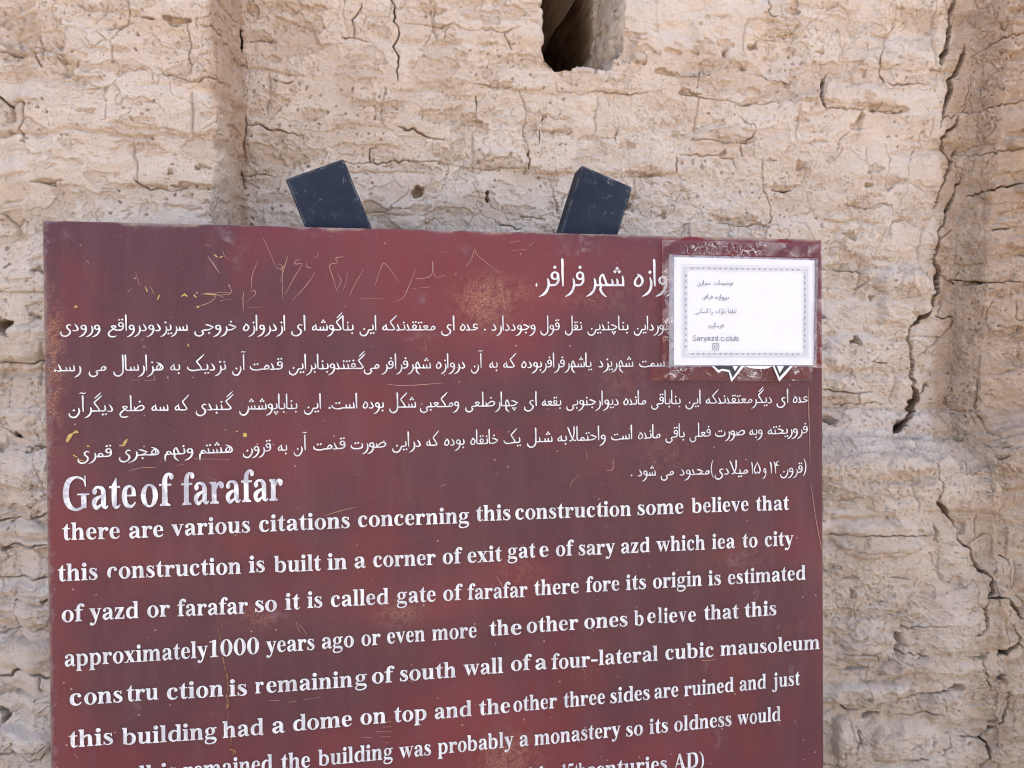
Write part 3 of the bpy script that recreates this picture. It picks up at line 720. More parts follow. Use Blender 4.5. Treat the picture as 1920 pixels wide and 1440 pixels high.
def wall_patch(xs, zs, fine=True):
    X, Z = np.meshgrid(xs.astype(np.float64), zs.astype(np.float64), indexing='ij')
    Y0, S, H, dep, inside, inn = broad(X, Z, True)
    gx, gz = np.gradient(Y0, xs, axis=0), np.gradient(Y0, zs, axis=1)
    nl = np.sqrt(1 + gx * gx + gz * gz)
    Y = np.zeros_like(Y0)                                           # displacement into the wall, along the surface normal
    wear = np.zeros_like(Y)
    dust = np.zeros_like(Y)
    low = sst(ZL + .03, ZL - .10, Z) * sst(.2, .6, X)                                # rougher, thicker lower courses
    wx, wz = S + .02 * fbm(S * 9, H * 9, 3, 41), H + .012 * fbm(S * 7, H * 11, 3, 43)
    # wavering bedding of the mud courses
    st = fbm(wx * 3.6, wz * 14, 5, 51)
    Y -= (.0019 + .0024 * low) * st
    Y -= .0026 * fbm(wx * 15, wz * 18, 4, 53) * (1 + .5 * low)
    # layers of plaster that flaked off
    for k, (fx, fz, th, dp, sd) in enumerate(((5, 10, .62, .0045, 61), (10, 19, .60, .0030, 71), (19, 30, .58, .0022, 81), (6, 20, .52, .0026, 91))):
        n = fbm(wx * fx, wz * fz, 6, sd, .56)
        e = sst(th, th + .035, n)
        Y += dp * (1 + low * .3) * e
        wear = np.maximum(wear, e * (.42 - .06 * k))
        wear = np.maximum(wear, .22 * np.exp(-((n - th) / .045) ** 2) * (n < th + .02))
    # course joints: broken lines about eight centimetres apart
    cz = (H + .012 * fbm(S * 3, H * 1.3, 4, 101) + .004 * fbm(S * 22, H * 9, 3, 103)) / .079
    row = np.floor(cz)
    fr = cz - row
    d = np.minimum(fr, 1 - fr) * .079
    rid = np.round(cz)
    msk = sst(.12, .45, fbm(S * 6 + rid * 5.7, H * .4 + rid * 3.1, 4, 107))
    w = .0011 + .0016 * (fbm(S * 18, H * 3, 2, 109) + .6).clip(0)
    g = np.exp(-(d / w) ** 2) * msk
    Y += .0048 * g * (1 - low * .3)
    wear = np.maximum(wear, .3 * g)
    # upper lip of each joint overhangs a little
    Y -= .0014 * np.exp(-((fr - .12) / .1) ** 2) * msk
    # upright joints, staggered by row
    cx = (S + .007 * fbm(S * 5, H * 24, 3, 111)) / .21 + _TAB[(row.astype(int) * 13) & 511, 7] * 3
    ci = np.round(cx)
    dx = np.abs(cx - ci) * .21
    on = _TAB[(ci.astype(int) * 7) & 511, (row.astype(int) * 3) & 511] > .62
    g = np.exp(-(dx / .0016) ** 2) * on * sst(.0, .12, np.minimum(fr, 1 - fr))
    Y += .006 * g
    # every brick sits a little in or out and has worn, rounded edges
    cell = np.floor(cx + .5).astype(int)
    off = _TAB[(cell * 5 + 3) & 511, (row.astype(int) * 11) & 511] - .5
    eu = np.minimum(fr, 1 - fr) * .079
    ev = (.5 - np.abs(cx - ci)) * .0 + dx
    rd = sst(0, .016, eu) * sst(0, .014, ev)
    soft = sst(-.5, .3, fbm(S * 3, H * 3, 3, 115))
    Y -= soft * rd * (.0075 * off + .0035)
    # lumps of washed mud
    Y -= .0050 * fbm(wx * 9, wz * 13, 4, 117) * (1 + .7 * low)
    # fine shrinkage cracks
    f, _ = worley(S * 9 + .55 * fbm(S * 13, H * 13, 4, 121), H * 13 + .55 * fbm(S * 15, H * 11, 4, 123), 3)
    mk = sst(.15, .5, fbm(S * 4.5, H * 4.5, 3, 125) + .02)
    g = np.exp(-(f / .022) ** 2) * mk
    Y += .0042 * g
    f, _ = worley(S * 26 + .6 * fbm(S * 30, H * 30, 3, 131), H * 34 + .6 * fbm(S * 33, H * 28, 3, 133), 5)
    mk = sst(.45, .7, fbm(S * 6, H * 7, 3, 135) + .2 * sst(XR - .05, XQ, X))
    g = np.exp(-(f / .035) ** 2) * mk
    Y += .0022 * g
    # lumps and straw-size grain
    rough = .35 + .9 * sst(-.25, .45, fbm(S * 3.3, H * 4.2, 4, 145)) + .3 * low
    Y -= .0016 * rough * fbm(S * 38, H * 48, 4, 141)
    Y -= .0014 * rough * fbm(S * 110, H * 140, 3, 143)
    if fine:
        # pits where straw rotted out
        for (s, th, dp, sd) in ((75, .17, .0032, 7), (150, .17, .0020, 9), (34, .10, .008, 13)):
            _, f1 = worley(S * s, H * s * 1.25 + .3 * fbm(S * s, H * s, 2, sd), sd)
            m = sst(.1, .35, fbm(S * 9, H * 11, 3, 150 + sd))
            Y += dp * sst(th, th * .45, f1) * m
    # bricks laid bare on the right pier
    br = sst(XQ - .012, XQ + .012, X + .01 * fbm(S * 11, Z * 19, 3, 171)) * sst(ZL + .10, ZL + .18, Z)
    bz = (Z - .17 * (X - XQ) + .004 * fbm(S * 9, Z * 12, 3, 173)) / .083
    bf = np.abs(bz - np.round(bz)) * .083
    mort = sst(.013, .007, bf + .004 * fbm(S * 40, Z * 40, 3, 175))
    Y += br * (.008 * mort - .004) + br * mort * .006 * fbm(S * 60, Z * 60, 3, 177)
    # traced chips, bulges, cracks
    inner = inn * sst(.10, .32, dep)  # mask for dark earth and painted shade in slot, holes and cracks
    def win(x0, x1, z0, z1):
        return slice(*np.searchsorted(xs, (x0, x1))), slice(*np.searchsorted(zs, (z0, z1)))
    for (cx_, cz_, rx, ry, dp, i) in BUW:
        a, b = win(cx_ - 2 * rx, cx_ + 2 * rx, cz_ - 2 * ry, cz_ + 2 * ry)
        if a.stop <= a.start or b.stop <= b.start: continue
        (sx_, sz_), = to_sh((cx_, cz_))
        u, v = (S[a, b] - sx_) / rx, (H[a, b] - sz_) / ry
        q = np.abs(u) ** 2.6 + np.abs(v) ** 2.6 + .45 * fbm(S[a, b] * 22, H[a, b] * 30, 4, 200 + i)
        Y[a, b] -= dp * sst(1.25, .35, q)
    for (cx_, cz_, rx, ry, dp, i) in CHW:
        a, b = win(cx_ - 2 * rx, cx_ + 2 * rx, cz_ - 2.2 * ry, cz_ + 2.2 * ry)
        if a.stop <= a.start or b.stop <= b.start: continue
        (sx_, sz_), = to_sh((cx_, cz_))
        u, v = (S[a, b] - sx_) / rx, (H[a, b] - sz_) / ry
        nn = fbm(S[a, b] * 45, H[a, b] * 60, 4, 300 + i)
        vv = v + .5 * u * np.sin(i * 1.7) * .6
        q = np.sqrt(u * u + vv * vv) + .62 * nn + .2 * fbm(S[a, b] * 120, H[a, b] * 140, 3, 350 + i) + .25 * np.sin(3 * np.arctan2(vv, u) + i)
        lip = .10 if dp < .012 else .22
        m = sst(1.0, 1.0 - lip, q)
        slope = np.clip(.75 - .45 * v, .25, 1.15)                   # deepest at the lower lip, thin at the top
        if dp > .012: slope = np.clip(.9 + .2 * v, .6, 1.2)
        Y[a, b] += dp * m * slope + .0012 * m * fbm(S[a, b] * 70, H[a, b] * 90, 3, 5)
        wear[a, b] = np.maximum(wear[a, b], m * (.62 if dp < .012 else .75) * (.55 + .45 * sst(-.2, .4, nn)))
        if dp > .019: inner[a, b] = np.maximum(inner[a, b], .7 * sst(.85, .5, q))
    for (P, w, dp, i) in CRW:
        x0, z0 = P.min(0) - .025
        x1, z1 = P.max(0) + .025
        a, b = win(x0, x1, z0, z1)
        if a.stop <= a.start or b.stop <= b.start: continue
        D, T = seg_dist(S[a, b], H[a, b], jitter(to_sh(P), .0019, i), w)
        ww = w * .5 * (.35 + 1.25 * np.abs(vnoise(T * len(P) * .45, T * 0 + i * 3.7, 9))) * (.3 + .7 * sst(0, .12, T) * sst(1, .88, T))
        deep = np.clip(ww / .0009, .15, 1)
        ww = np.maximum(ww, .00085)
        Y[a, b] += dp * deep * (sst(ww * 1.12, ww * .80, D) if dp > .06 else sst(ww * 1.3, ww * .65, D))
        # slightly rounded, crumbled lips
        Y[a, b] += .0009 * np.exp(-(D / (ww * 1.8 + .0012)) ** 2)
        wear[a, b] = np.maximum(wear[a, b], .45 * deep * sst(ww * 2.4, ww, D))
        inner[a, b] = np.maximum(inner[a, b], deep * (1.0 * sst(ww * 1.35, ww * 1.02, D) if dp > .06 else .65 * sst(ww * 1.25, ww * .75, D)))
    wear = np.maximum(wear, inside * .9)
    # the pier's flank: brown earth, deepened to paint in its shade
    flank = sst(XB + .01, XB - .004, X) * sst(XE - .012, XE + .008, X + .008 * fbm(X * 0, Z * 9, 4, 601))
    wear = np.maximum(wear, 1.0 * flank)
    # settled dust on the ledges
    # a little less relief inside the slot, then push along the normal
    X = X - Y * gx / nl
    Zd = Z - Y * gz / nl
    Yd = Y0 + Y / nl
    dz = np.gradient(Yd, zs, axis=1)
    dust = sst(.25, 1.1, dz) * sst(-.15, .35, fbm(S * 7, H * 9, 4, 501))
    return X, Yd, Zd, wear, dust, inner


def fine_range(a, b, step):
    return np.linspace(a, b, max(2, int(round((b - a) / step)) + 1))


ZT = wall_xz(800, 540, WALL_Y)[1]                 # well under the panel's upper edge
XLV = wall_xz(190, 900, WALL_Y - PD)[0]
XRV = wall_xz(1400, 900, WALL_Y)[0]
X0, X1 = -.80, 1.56
Z0, Z1 = .62, 2.36
ST = .00145


def columns(a, b):
    """closer columns where the surface turns away: the flanks of the piers and the slot's reveal"""
    x = fine_range(a, b, .0002)
    w = np.full(len(x), 1 / ST)
    for c0, c1, st in ((XE - .022, XB + .016, .00026), (XR - .012, XQ + .018, .0007), (NX0 - .006, NX0 + .012, .0005), (NXI - .016, NX1 + .012, .00055)):
        w[(x > c0) & (x < c1)] = 1 / st
    cum = np.concatenate([[0], np.cumsum((w[1:] + w[:-1]) / 2 * np.diff(x))])
    return np.interp(np.linspace(0, cum[-1], int(cum[-1]) + 1), cum, x)


patches = [(columns(X0, X1), fine_range(ZT, Z1, ST), True), (fine_range(X0, XLV, ST), fine_range(Z0, ZT, ST), True),
           (columns(XRV, X1), fine_range(Z0, ZT, ST), True), (fine_range(XLV, XRV, .008), fine_range(Z0, ZT, .008), False),
           (fine_range(-6, X0, .03), fine_range(-.05, 6.2, .04), False), (fine_range(X1, 6, .03), fine_range(-.05, 6.2, .04), False),
           (fine_range(X0, X1, .012), fine_range(-.05, Z0, .012), False), (fine_range(X0, X1, .012), fine_range(Z1, 6.2, .012), False)]
VS, FS, WE, DU, IN, n = [], [], [], [], [], 0
for xs, zs, fine in patches:
    X, Y, Z, we, du, inr = wall_patch(xs, zs, fine)
    a, b = X.shape
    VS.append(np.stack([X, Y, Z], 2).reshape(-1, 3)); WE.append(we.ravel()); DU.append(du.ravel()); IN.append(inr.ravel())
    I = n + np.arange(a * b).reshape(a, b)
    FS.append(np.stack([I[:-1, :-1], I[1:, :-1], I[1:, 1:], I[:-1, 1:]], 2).reshape(-1, 4))
    n += a * b
# back, ends and top of the wall
BK = WALL_Y + 1.4
ex = np.array([(-6, WALL_Y - .3, 6.2), (6, WALL_Y - .3, 6.2), (6, BK, 6.2), (-6, BK, 6.2), (-6, WALL_Y - .3, -.05), (6, WALL_Y - .3, -.05), (6, BK, -.05), (-6, BK, -.05)])
VS.append(ex); WE.append(np.zeros(8)); DU.append(np.zeros(8)); IN.append(np.zeros(8))
FS.append(n + np.array([(0, 1, 2, 3), (2, 6, 7, 3), (0, 3, 7, 4), (1, 5, 6, 2)]))
V = np.vstack(VS).astype(np.float32); F = np.vstack(FS).astype(np.int32)
me = bpy.data.meshes.new('mud_wall')
me.vertices.add(len(V)); me.vertices.foreach_set('co', V.ravel())
me.loops.add(F.size); me.loops.foreach_set('vertex_index', F.ravel())
me.polygons.add(len(F)); me.polygons.foreach_set('loop_start', np.arange(0, F.size, 4, dtype=np.int32))
me.polygons.foreach_set('loop_total', np.full(len(F), 4, np.int32))
sm = np.ones(len(F), bool); sm[-4:] = False
me.polygons.foreach_set('use_smooth', sm)
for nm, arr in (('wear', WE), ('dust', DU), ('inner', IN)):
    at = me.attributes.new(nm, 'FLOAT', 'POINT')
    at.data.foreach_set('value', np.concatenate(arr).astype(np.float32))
me.update(calc_edges=True)
del V, F, VS, FS, WE, DU

# ---------------------------------------------------------------- mud plaster
m = NT('mud_plaster')
co = m.mapped()
wear = m.n('Attribute', dict(attribute_name='wear')).outputs['Fac']
dust = m.n('Attribute', dict(attribute_name='dust')).outputs['Fac']
big = m.noise(co, 2.2, 5, .6)
flat = m.mapped((1, 1, 3.2))
mid = m.noise(flat, 7, 6, .62, .4)
fin = m.noise(co, 60, 5, .7)
c = m.mix(m.ramp(mid, .36, .66), (.595, .49, .405), (.655, .565, .485))
c = m.mix(m.ramp(big, .40, .66, 0, .55), c, (.665, .57, .48))
c = m.mix(m.ramp(m.noise(m.mapped((1, 1, 2.2)), 4.3, 6, .65, .6), .58, .78, 0, .40), c, (.55, .435, .345))
c = m.mix(m.ramp(m.noise(m.mapped((1, 1, 2.0), (3, 1, 7)), 13, 6, .65, .5), .64, .78, 0, .3), c, (.50, .385, .29))
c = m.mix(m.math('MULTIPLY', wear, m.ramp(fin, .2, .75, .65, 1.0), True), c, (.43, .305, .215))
c = m.mix(m.math('MULTIPLY', dust, .4), c, (.53, .43, .335))
# right pier: browner earth, with the flank's shading painted in
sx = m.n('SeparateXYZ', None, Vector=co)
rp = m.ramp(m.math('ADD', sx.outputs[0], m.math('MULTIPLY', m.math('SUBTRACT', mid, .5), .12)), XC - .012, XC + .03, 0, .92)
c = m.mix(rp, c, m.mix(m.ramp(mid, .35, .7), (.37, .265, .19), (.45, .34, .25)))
c = m.mix(m.ramp(fin, .50, .74, 0, .45), c, (.69, .60, .50))
lo = m.math('MULTIPLY', m.ramp(m.math('ADD', sx.outputs[2], m.math('MULTIPLY', m.math('SUBTRACT', mid, .5), .2)), ZL + .02, ZL - .06), m.ramp(sx.outputs[0], .3, .6), True)
c = m.mix(m.math('MULTIPLY', lo, .55), c, m.mix(m.ramp(mid, .38, .64), (.46, .35, .255), (.55, .435, .33)))
c = m.mix(m.n('Attribute', dict(attribute_name='inner')).outputs['Fac'], c, m.mix(m.ramp(mid, .35, .65), (.10, .06, .035), (.27, .165, .09)))  # raw earth, blackened so the recesses' shade is in the colour
spk = m.n('TexVoronoi', None, Vector=m.mapped((1, 1, 1.6)), Scale=260.0)
c = m.mix(m.ramp(spk.outputs['Distance'], .10, .26, .70, 0), c, (.25, .165, .105))
sp2 = m.n('TexVoronoi', None, Vector=m.mapped((1, 1, 2.2), (5, 2, 9), (0, .4, 0)), Scale=110.0)
c = m.mix(m.math('MULTIPLY', m.ramp(sp2.outputs['Distance'], .09, .18, .75, 0), m.ramp(sp2.outputs['Color'], .55, .62), True), c, (.24, .16, .10))
straw = m.noise(m.mapped((40, 40, 160), (0, 0, 0), (0, .5, 0)), 6, 3, .6, 1.5)
c = m.mix(m.ramp(straw, .66, .74, 0, .35), c, (.68, .57, .40))
m.set(m.b.inputs['Base Color'], c)
m.b.inputs['Roughness'].default_value = .95
m.b.inputs['Specular IOR Level'].default_value = .15
h = m.math('ADD', m.math('MULTIPLY', m.noise(co, 180, 6, .72), .9), m.math('MULTIPLY', m.noise(m.mapped((1, 1, 1.8)), 520, 4, .7), .45))
h = m.math('SUBTRACT', h, m.math('MULTIPLY', m.ramp(spk.outputs['Distance'], .06, .28, 1, 0), .5))
bp = m.n('Bump', None, Strength=1.0, Distance=.0026, Height=h)
m.set(m.b.inputs['Normal'], bp)
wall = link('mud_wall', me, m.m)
tag(wall, 'cracked pale mud brick wall with a dark window slot behind the sign', 'wall')

# ---------------------------------------------------------------- ground
g = NT('dry_earth')
co = g.mapped()
gc = g.mix(g.ramp(g.noise(co, 1.3, 8, .65), .35, .65), (.33, .26, .195), (.42, .335, .25))
g.set(g.b.inputs['Base Color'], g.mix(g.ramp(g.noise(co, 40, 5, .7), .55, .7, 0, .4), gc, (.22, .18, .14)))
g.b.inputs['Roughness'].default_value = 1.0
g.set(g.b.inputs['Normal'], g.n('Bump', None, Strength=.6, Distance=.02, Height=g.noise(co, 12, 8, .65)))
gx = np.concatenate([np.linspace(-200, -8, 12), np.linspace(-7, 7, 57), np.linspace(8, 200, 12)])
GX, GY = np.meshgrid(gx, gx, indexing='ij')
GZ = .012 * fbm(GX * 1.3, GY * 1.3, 4, 601) * (np.abs(GX) < 8) * (np.abs(GY) < 8)
I = np.arange(GX.size).reshape(GX.shape)
link('ground', mesh('ground', np.stack([GX, GY, GZ], 2).reshape(-1, 3), np.stack([I[:-1, :-1], I[1:, :-1], I[1:, 1:], I[:-1, 1:]], 2).reshape(-1, 4)), g.m, None, True)['kind'] = 'structure'
# ---------------------------------------------------------------- the sign's own frame: x right, y up along the panel, z out
SM = np.eye(4)
SM[:3, 0], SM[:3, 1], SM[:3, 2], SM[:3, 3] = (1, 0, 0), UP, NB, TL
SIGN_M = Matrix([list(r) for r in SM])
sign = bpy.data.objects.new('information_sign', None)
COL.objects.link(sign)
sign.location = (float(TL[0] + PW / 2), float(TL[1] - .06), 0)
tag(sign, 'maroon metal sign in Persian and English on crossed dark blue beams', 'sign')
bpy.context.view_layer.update()


def on_frame(o, parent):
    o.parent = parent
    o.matrix_parent_inverse = parent.matrix_world.inverted()
    o.matrix_world = SIGN_M
    return o


def part(name, V, F, mat, parent=None, smooth=False):
    return on_frame(link(name, mesh(name, V, F), mat, None, smooth), parent or sign)


def on_depth(px, py, c):
    """photo point -> panel frame on the plane c metres in front of (behind if negative) the panel"""
    P0 = TL + NB * c
    p = on_plane(ray(px, py), P0) - TL
    return p[0], p.dot(UP)


# ---------------------------------------------------------------- panel: folded sheet, front 167k-vertex sheet carries the wear and colour masks
na, nb = 420, 486
a = np.linspace(0, PW, na); b = np.linspace(-PH, 0, nb)
A, B = np.meshgrid(a, b, indexing='ij')
R_ = .0022
ed = np.minimum(np.minimum(A, PW - A), np.minimum(-B, B + PH))
Cc = -R_ * (1 - np.clip(ed / R_, 0, 1)) ** 2
Cc = Cc + .00015 * fbm(A * 4, B * 4, 3, 701) * sst(0, .04, ed) - .0012 * np.exp(-((B + .004) / .004) ** 2) * sst(.1, .5, fbm(A * 14, B * 0, 3, 703))
blend = .5 + .62 * fbm(A * 2.3, B * 3.4, 4, 711) + .22 * fbm(A * 9, B * 7, 4, 713)  # mottled mix from purple maroon to red
abr = np.zeros_like(A); chip = np.zeros_like(A); wet = np.zeros_like(A); grey = np.zeros_like(A)


def blob(px, py, rx, ry):
    x, y = on_sign(px, py)
    s = PW / 1463
    return np.exp(-(((A - x) / (rx * s)) ** 2 + ((B - y) / (ry * s)) ** 2))


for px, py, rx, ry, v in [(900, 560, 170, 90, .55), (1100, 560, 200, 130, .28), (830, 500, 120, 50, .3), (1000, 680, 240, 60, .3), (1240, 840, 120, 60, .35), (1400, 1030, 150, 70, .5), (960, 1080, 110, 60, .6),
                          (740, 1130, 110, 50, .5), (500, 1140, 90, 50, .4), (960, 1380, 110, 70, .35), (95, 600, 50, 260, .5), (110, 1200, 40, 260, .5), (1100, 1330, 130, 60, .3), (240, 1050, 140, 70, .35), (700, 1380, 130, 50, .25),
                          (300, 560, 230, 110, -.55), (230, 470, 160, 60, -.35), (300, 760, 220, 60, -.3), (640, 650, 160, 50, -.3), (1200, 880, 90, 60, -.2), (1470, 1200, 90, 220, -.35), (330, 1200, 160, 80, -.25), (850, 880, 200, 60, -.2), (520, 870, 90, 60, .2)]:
    blend += v * blob(px, py, rx, ry)
for px, py, rx, ry, v in [(905, 570, 52, 44, 1.0), (950, 545, 60, 30, .5), (748, 1148, 42, 26, .75), (952, 1420, 56, 44, 1.0), (485, 1155, 46, 20, .55), (972, 1070, 40, 34, .4), (1395, 1035, 60, 34, .45), (1250, 850, 50, 40, .35),
                          (1130, 560, 90, 24, .35), (1160, 720, 60, 60, .3), (100, 690, 18, 100, .95), (96, 590, 13, 60, .5), (92, 800, 14, 60, .5)]:
    abr += v * blob(px, py, rx, ry)
for px, py, rx, ry, v in [(425, 440, 14, 26, .9), (440, 480, 30, 22, .5), (1090, 455, 16, 22, .8), (1080, 470, 40, 18, .35), (800, 560, 14, 8, .8), (870, 470, 10, 10, .5), (1376, 1055, 16, 18, .7), (1420, 1115, 9, 14, .8), (250, 1330, 9, 11, .9), (110, 440, 18, 8, .6),
                          (783, 632, 30, 8, .6), (800, 650, 12, 8, .7), (520, 1150, 16, 20, .7), (1325, 1255, 6, 26, .5), (1345, 1385, 7, 16, .7), (1500, 1175, 5, 10, .7), (1432, 1262, 6, 8, .8), (100, 602, 12, 4, 1.2), (1136, 975, 6, 22, .5), (1483, 1255, 6, 8, .7)]:
    grey += v * blob(px, py, rx, ry)
grain = fbm(A * 160, B * 160, 3, 721)
abr = np.clip(.55 * abr * sst(-.35, .75, grain + .3 * fbm(A * 30, B * 30, 3, 723) + abr * .5), 0, 1)
grey *= sst(-.5, .3, fbm(A * 60, B * 60, 3, 725))
edn = np.clip(.5 + .5 * fbm(A * 26, B * 26, 4, 731), 0, 1.3)
chip = sst(.0075 * edn ** 1.5 + .0005, .0, -B) * sst(.30, .55, edn + .1 * sst(.35, .8, A / PW))
chip = np.maximum(chip, .8 * sst(.006 * edn + .0003, 0, A))
grey = np.maximum(grey, .75 * sst(.0085, .004, A + .004 * grain))
grey = np.maximum(grey, .5 * sst(.012, .0, -B + .006 * grain) * sst(.45, .6, edn))
tx0, ty1 = on_sign(1240, 690); tx1, ty0 = on_sign(1540, 452)
wet = sst(tx0 - .001, tx0 + .001, A) * sst(ty1 - .001, ty1 + .001, B)
qx0, qy0 = on_sign(1219, 714); qx1, _ = on_sign(1519, 714)
wet = np.maximum(wet, sst(qx0, qx0 + .002, A) * sst(qx1, qx1 - .002, A) * sst(qy0, qy0 + .002, B) * sst(ty1 + .01, ty1, B))
V = np.stack([A, B, Cc], 2).reshape(-1, 3)
I = np.arange(na * nb).reshape(na, nb)
F = np.stack([I[:-1, :-1], I[1:, :-1], I[1:, 1:], I[:-1, 1:]], 2).reshape(-1, 4)
me = mesh('panel', [], [])
rim = np.concatenate([I[:, 0], I[-1, 1:], I[-2::-1, -1], I[0, -2:0:-1]])
D_ = .026
back = V[rim].copy(); back[:, 2] = -D_
n0 = len(V)
k = len(rim)
side = np.array([(rim[i], n0 + i, n0 + (i + 1) % k, rim[(i + 1) % k]) for i in range(k)])
V2 = np.vstack([V, back]); F2 = np.vstack([F, side])
me.vertices.add(len(V2)); me.vertices.foreach_set('co', V2.astype(np.float32).ravel())
me.loops.add(F2.size + k); me.loops.foreach_set('vertex_index', np.concatenate([F2.ravel(), np.arange(n0, n0 + k)[::-1]]).astype(np.int32))
me.polygons.add(len(F2) + 1)
me.polygons.foreach_set('loop_start', np.concatenate([np.arange(0, F2.size, 4), [F2.size]]).astype(np.int32))
me.polygons.foreach_set('loop_total', np.concatenate([np.full(len(F2), 4), [k]]).astype(np.int32))
sm = np.zeros(len(F2) + 1, bool); sm[:len(F)] = True
me.polygons.foreach_set('use_smooth', sm)
for nm, arr in (('blend', blend), ('abraded', abr), ('chipped', chip), ('taped', wet), ('greyed', grey)):
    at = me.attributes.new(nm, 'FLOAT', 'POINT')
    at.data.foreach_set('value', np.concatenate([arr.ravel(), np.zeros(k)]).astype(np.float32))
me.update(calc_edges=True)

p = NT('maroon_paint')
co = p.mapped()
at = lambda s: p.n('Attribute', dict(attribute_name=s)).outputs['Fac']
vert = p.mapped((1, .12, 1))
c = p.mix(p.ramp(at('blend'), .1, 1.15), (.082, .025, .033), (.158, .029, .034))
c = p.mix(p.ramp(p.noise(vert, 26, 5, .65), .42, .72, 0, .35), c, (.125, .052, .062))
c = p.mix(p.ramp(p.noise(co, 5.5, 5, .6, .5), .53, .66, 0, .45), c, (.15, .024, .024))
c = p.mix(p.ramp(p.noise(co, 240, 3, .7), .5, .8, 0, .25), c, (.22, .10, .10))
c = p.mix(at('taped'), c, (.155, .012, .016))
c = p.mix(p.math('MULTIPLY', at('abraded'), p.ramp(p.noise(co, 420, 3, .7), .40, .62), True), c, (.50, .27, .15))
sp = p.n('TexVoronoi', None, Vector=co, Scale=95.0)
pick = p.ramp(sp.outputs['Color'], .80, .84)
c = p.mix(p.math('MULTIPLY', p.ramp(sp.outputs['Distance'], .10, .15, .75, 0), pick, True), c, (.42, .27, .24))
hs = p.noise(p.mapped((1, 9, 1), (.3, 0, 0), (0, 0, .12)), 46, 2, .5, 2.0)
c = p.mix(p.math('MULTIPLY', p.ramp(hs, .735, .76, 0, .6), p.ramp(p.noise(co, 7, 2), .48, .58), True), c, (.40, .22, .17))
c = p.mix(p.math('MULTIPLY', p.math('MULTIPLY', at('greyed'), p.ramp(p.noise(co, 90, 5, .75), .40, .64)), .7, True), c, (.23, .19, .205))
c = p.mix(at('chipped'), c, p.mix(p.ramp(p.noise(co, 150, 3), .4, .6), (.36, .24, .15), (.20, .17, .16)))
p.set(p.b.inputs['Base Color'], c)
p.set(p.b.inputs['Roughness'], p.math('ADD', p.ramp(p.noise(co, 8, 5, .6), .3, .7, .40, .56), p.math('MULTIPLY', at('abraded'), .3)))
p.b.inputs['Specular IOR Level'].default_value = .32
hh = p.math('SUBTRACT', p.math('MULTIPLY', p.noise(co, 130, 4, .6), .35), p.math('ADD', at('abraded'), at('chipped')))
p.set(p.b.inputs['Normal'], p.n('Bump', None, Strength=.35, Distance=.0006, Height=hh))
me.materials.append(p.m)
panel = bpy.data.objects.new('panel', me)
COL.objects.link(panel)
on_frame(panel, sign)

# ---------------------------------------------------------------- crossed beams behind the panel
bm_ = NT('navy_beam_paint')
co = bm_.mapped()
c = bm_.mix(bm_.ramp(bm_.noise(co, 9, 5, .65), .35, .7), (.011, .016, .030), (.021, .029, .048))
c = bm_.mix(bm_.ramp(bm_.noise(co, 22, 5, .7), .56, .72, 0, .45), c, (.06, .07, .09))
c = bm_.mix(bm_.ramp(bm_.noise(co, 75, 5, .75, .6), .60, .70, 0, .65), c, (.20, .215, .23))
c = bm_.mix(bm_.math('MULTIPLY', bm_.ramp(bm_.noise(bm_.mapped((1, .1, 1), (0, 0, 0), (0, 0, -.3)), 60, 3, .5, 1.0), .68, .72, 0, .6), bm_.ramp(bm_.noise(co, 12, 2), .5, .6), True), c, (.26, .27, .28))
geo = bm_.n('NewGeometry')
bv = bm_.n('Bevel', None, Radius=.0035)
dt = bm_.n('VectorMath', dict(operation='DOT_PRODUCT'), _0=bv, _1=geo.outputs['Normal'])
edge = bm_.math('MULTIPLY', bm_.ramp(dt.outputs['Value'], .93, .995, 1, 0), bm_.ramp(bm_.noise(co, 45, 4, .7), .38, .60), True)
c = bm_.mix(bm_.math('MULTIPLY', edge, .6), c, (.22, .225, .21))
bm_.set(bm_.b.inputs['Base Color'], c)
bm_.set(bm_.b.inputs['Roughness'], bm_.ramp(bm_.noise(co, 14, 4), .3, .7, .55, .75))
bm_.b.inputs['Specular IOR Level'].default_value = .18
bm_.set(bm_.b.inputs['Normal'], bm_.n('Bump', None, Strength=.3, Distance=.001, Height=bm_.noise(co, 60, 4, .6)))


def beam(TLp, TRp, dirp, c0, c1, seam=None):
    """square timber: two upper corners and a point lower on its left edge, in photo points"""
    P, Q, R = (np.array(on_depth(*q, c0)) for q in (TLp, TRp, dirp))
    d = _u(R - P)
    n = np.array((-d[1], d[0])) * (1 if d[0] * 0 - 1 < 0 else 1)
    n = n if n[0] > 0 else -n
    w = (Q - P).dot(n)
    cut = (Q - P).dot(d)
    yb = -(TL[2] + .02) / math.cos(LEAN)
    L = (yb - P[1]) / d[1]
    ch = .0022
    sec = [(ch, c0), (w - ch, c0), (w, c0 - ch), (w, c1 + ch), (w - ch, c1), (ch, c1), (0, c1 + ch), (0, c0 - ch)]
    ts = np.concatenate([[0.0, ch], np.linspace(.04, L, 60)])
    V = []
    for t in ts:
        inset = ch if t == 0 else 0
        for s, cc in sec:
            s2 = min(max(s, inset), w - inset)
            c2 = min(max(cc, c1 + inset), c0 - inset)
            q = P + d * (t + cut * s2 / w * max(0, 1 - t / .3)) + n * s2
            V.append((q[0], q[1], c2))
    m_ = len(sec); k = len(ts)
    F = [(i * m_ + j, i * m_ + (j + 1) % m_, (i + 1) * m_ + (j + 1) % m_, (i + 1) * m_ + j) for i in range(k - 1) for j in range(m_)]
    F += [tuple(range(m_))[::-1], tuple((k - 1) * m_ + j for j in range(m_))]
    me = mesh('support_beam', V, F)
    import bmesh
    q = bmesh.new(); q.from_mesh(me); bmesh.ops.recalc_face_normals(q, faces=q.faces); q.to_mesh(me); q.free()
    o = on_frame(link('support_beam', me, bm_.m), sign)
    return o


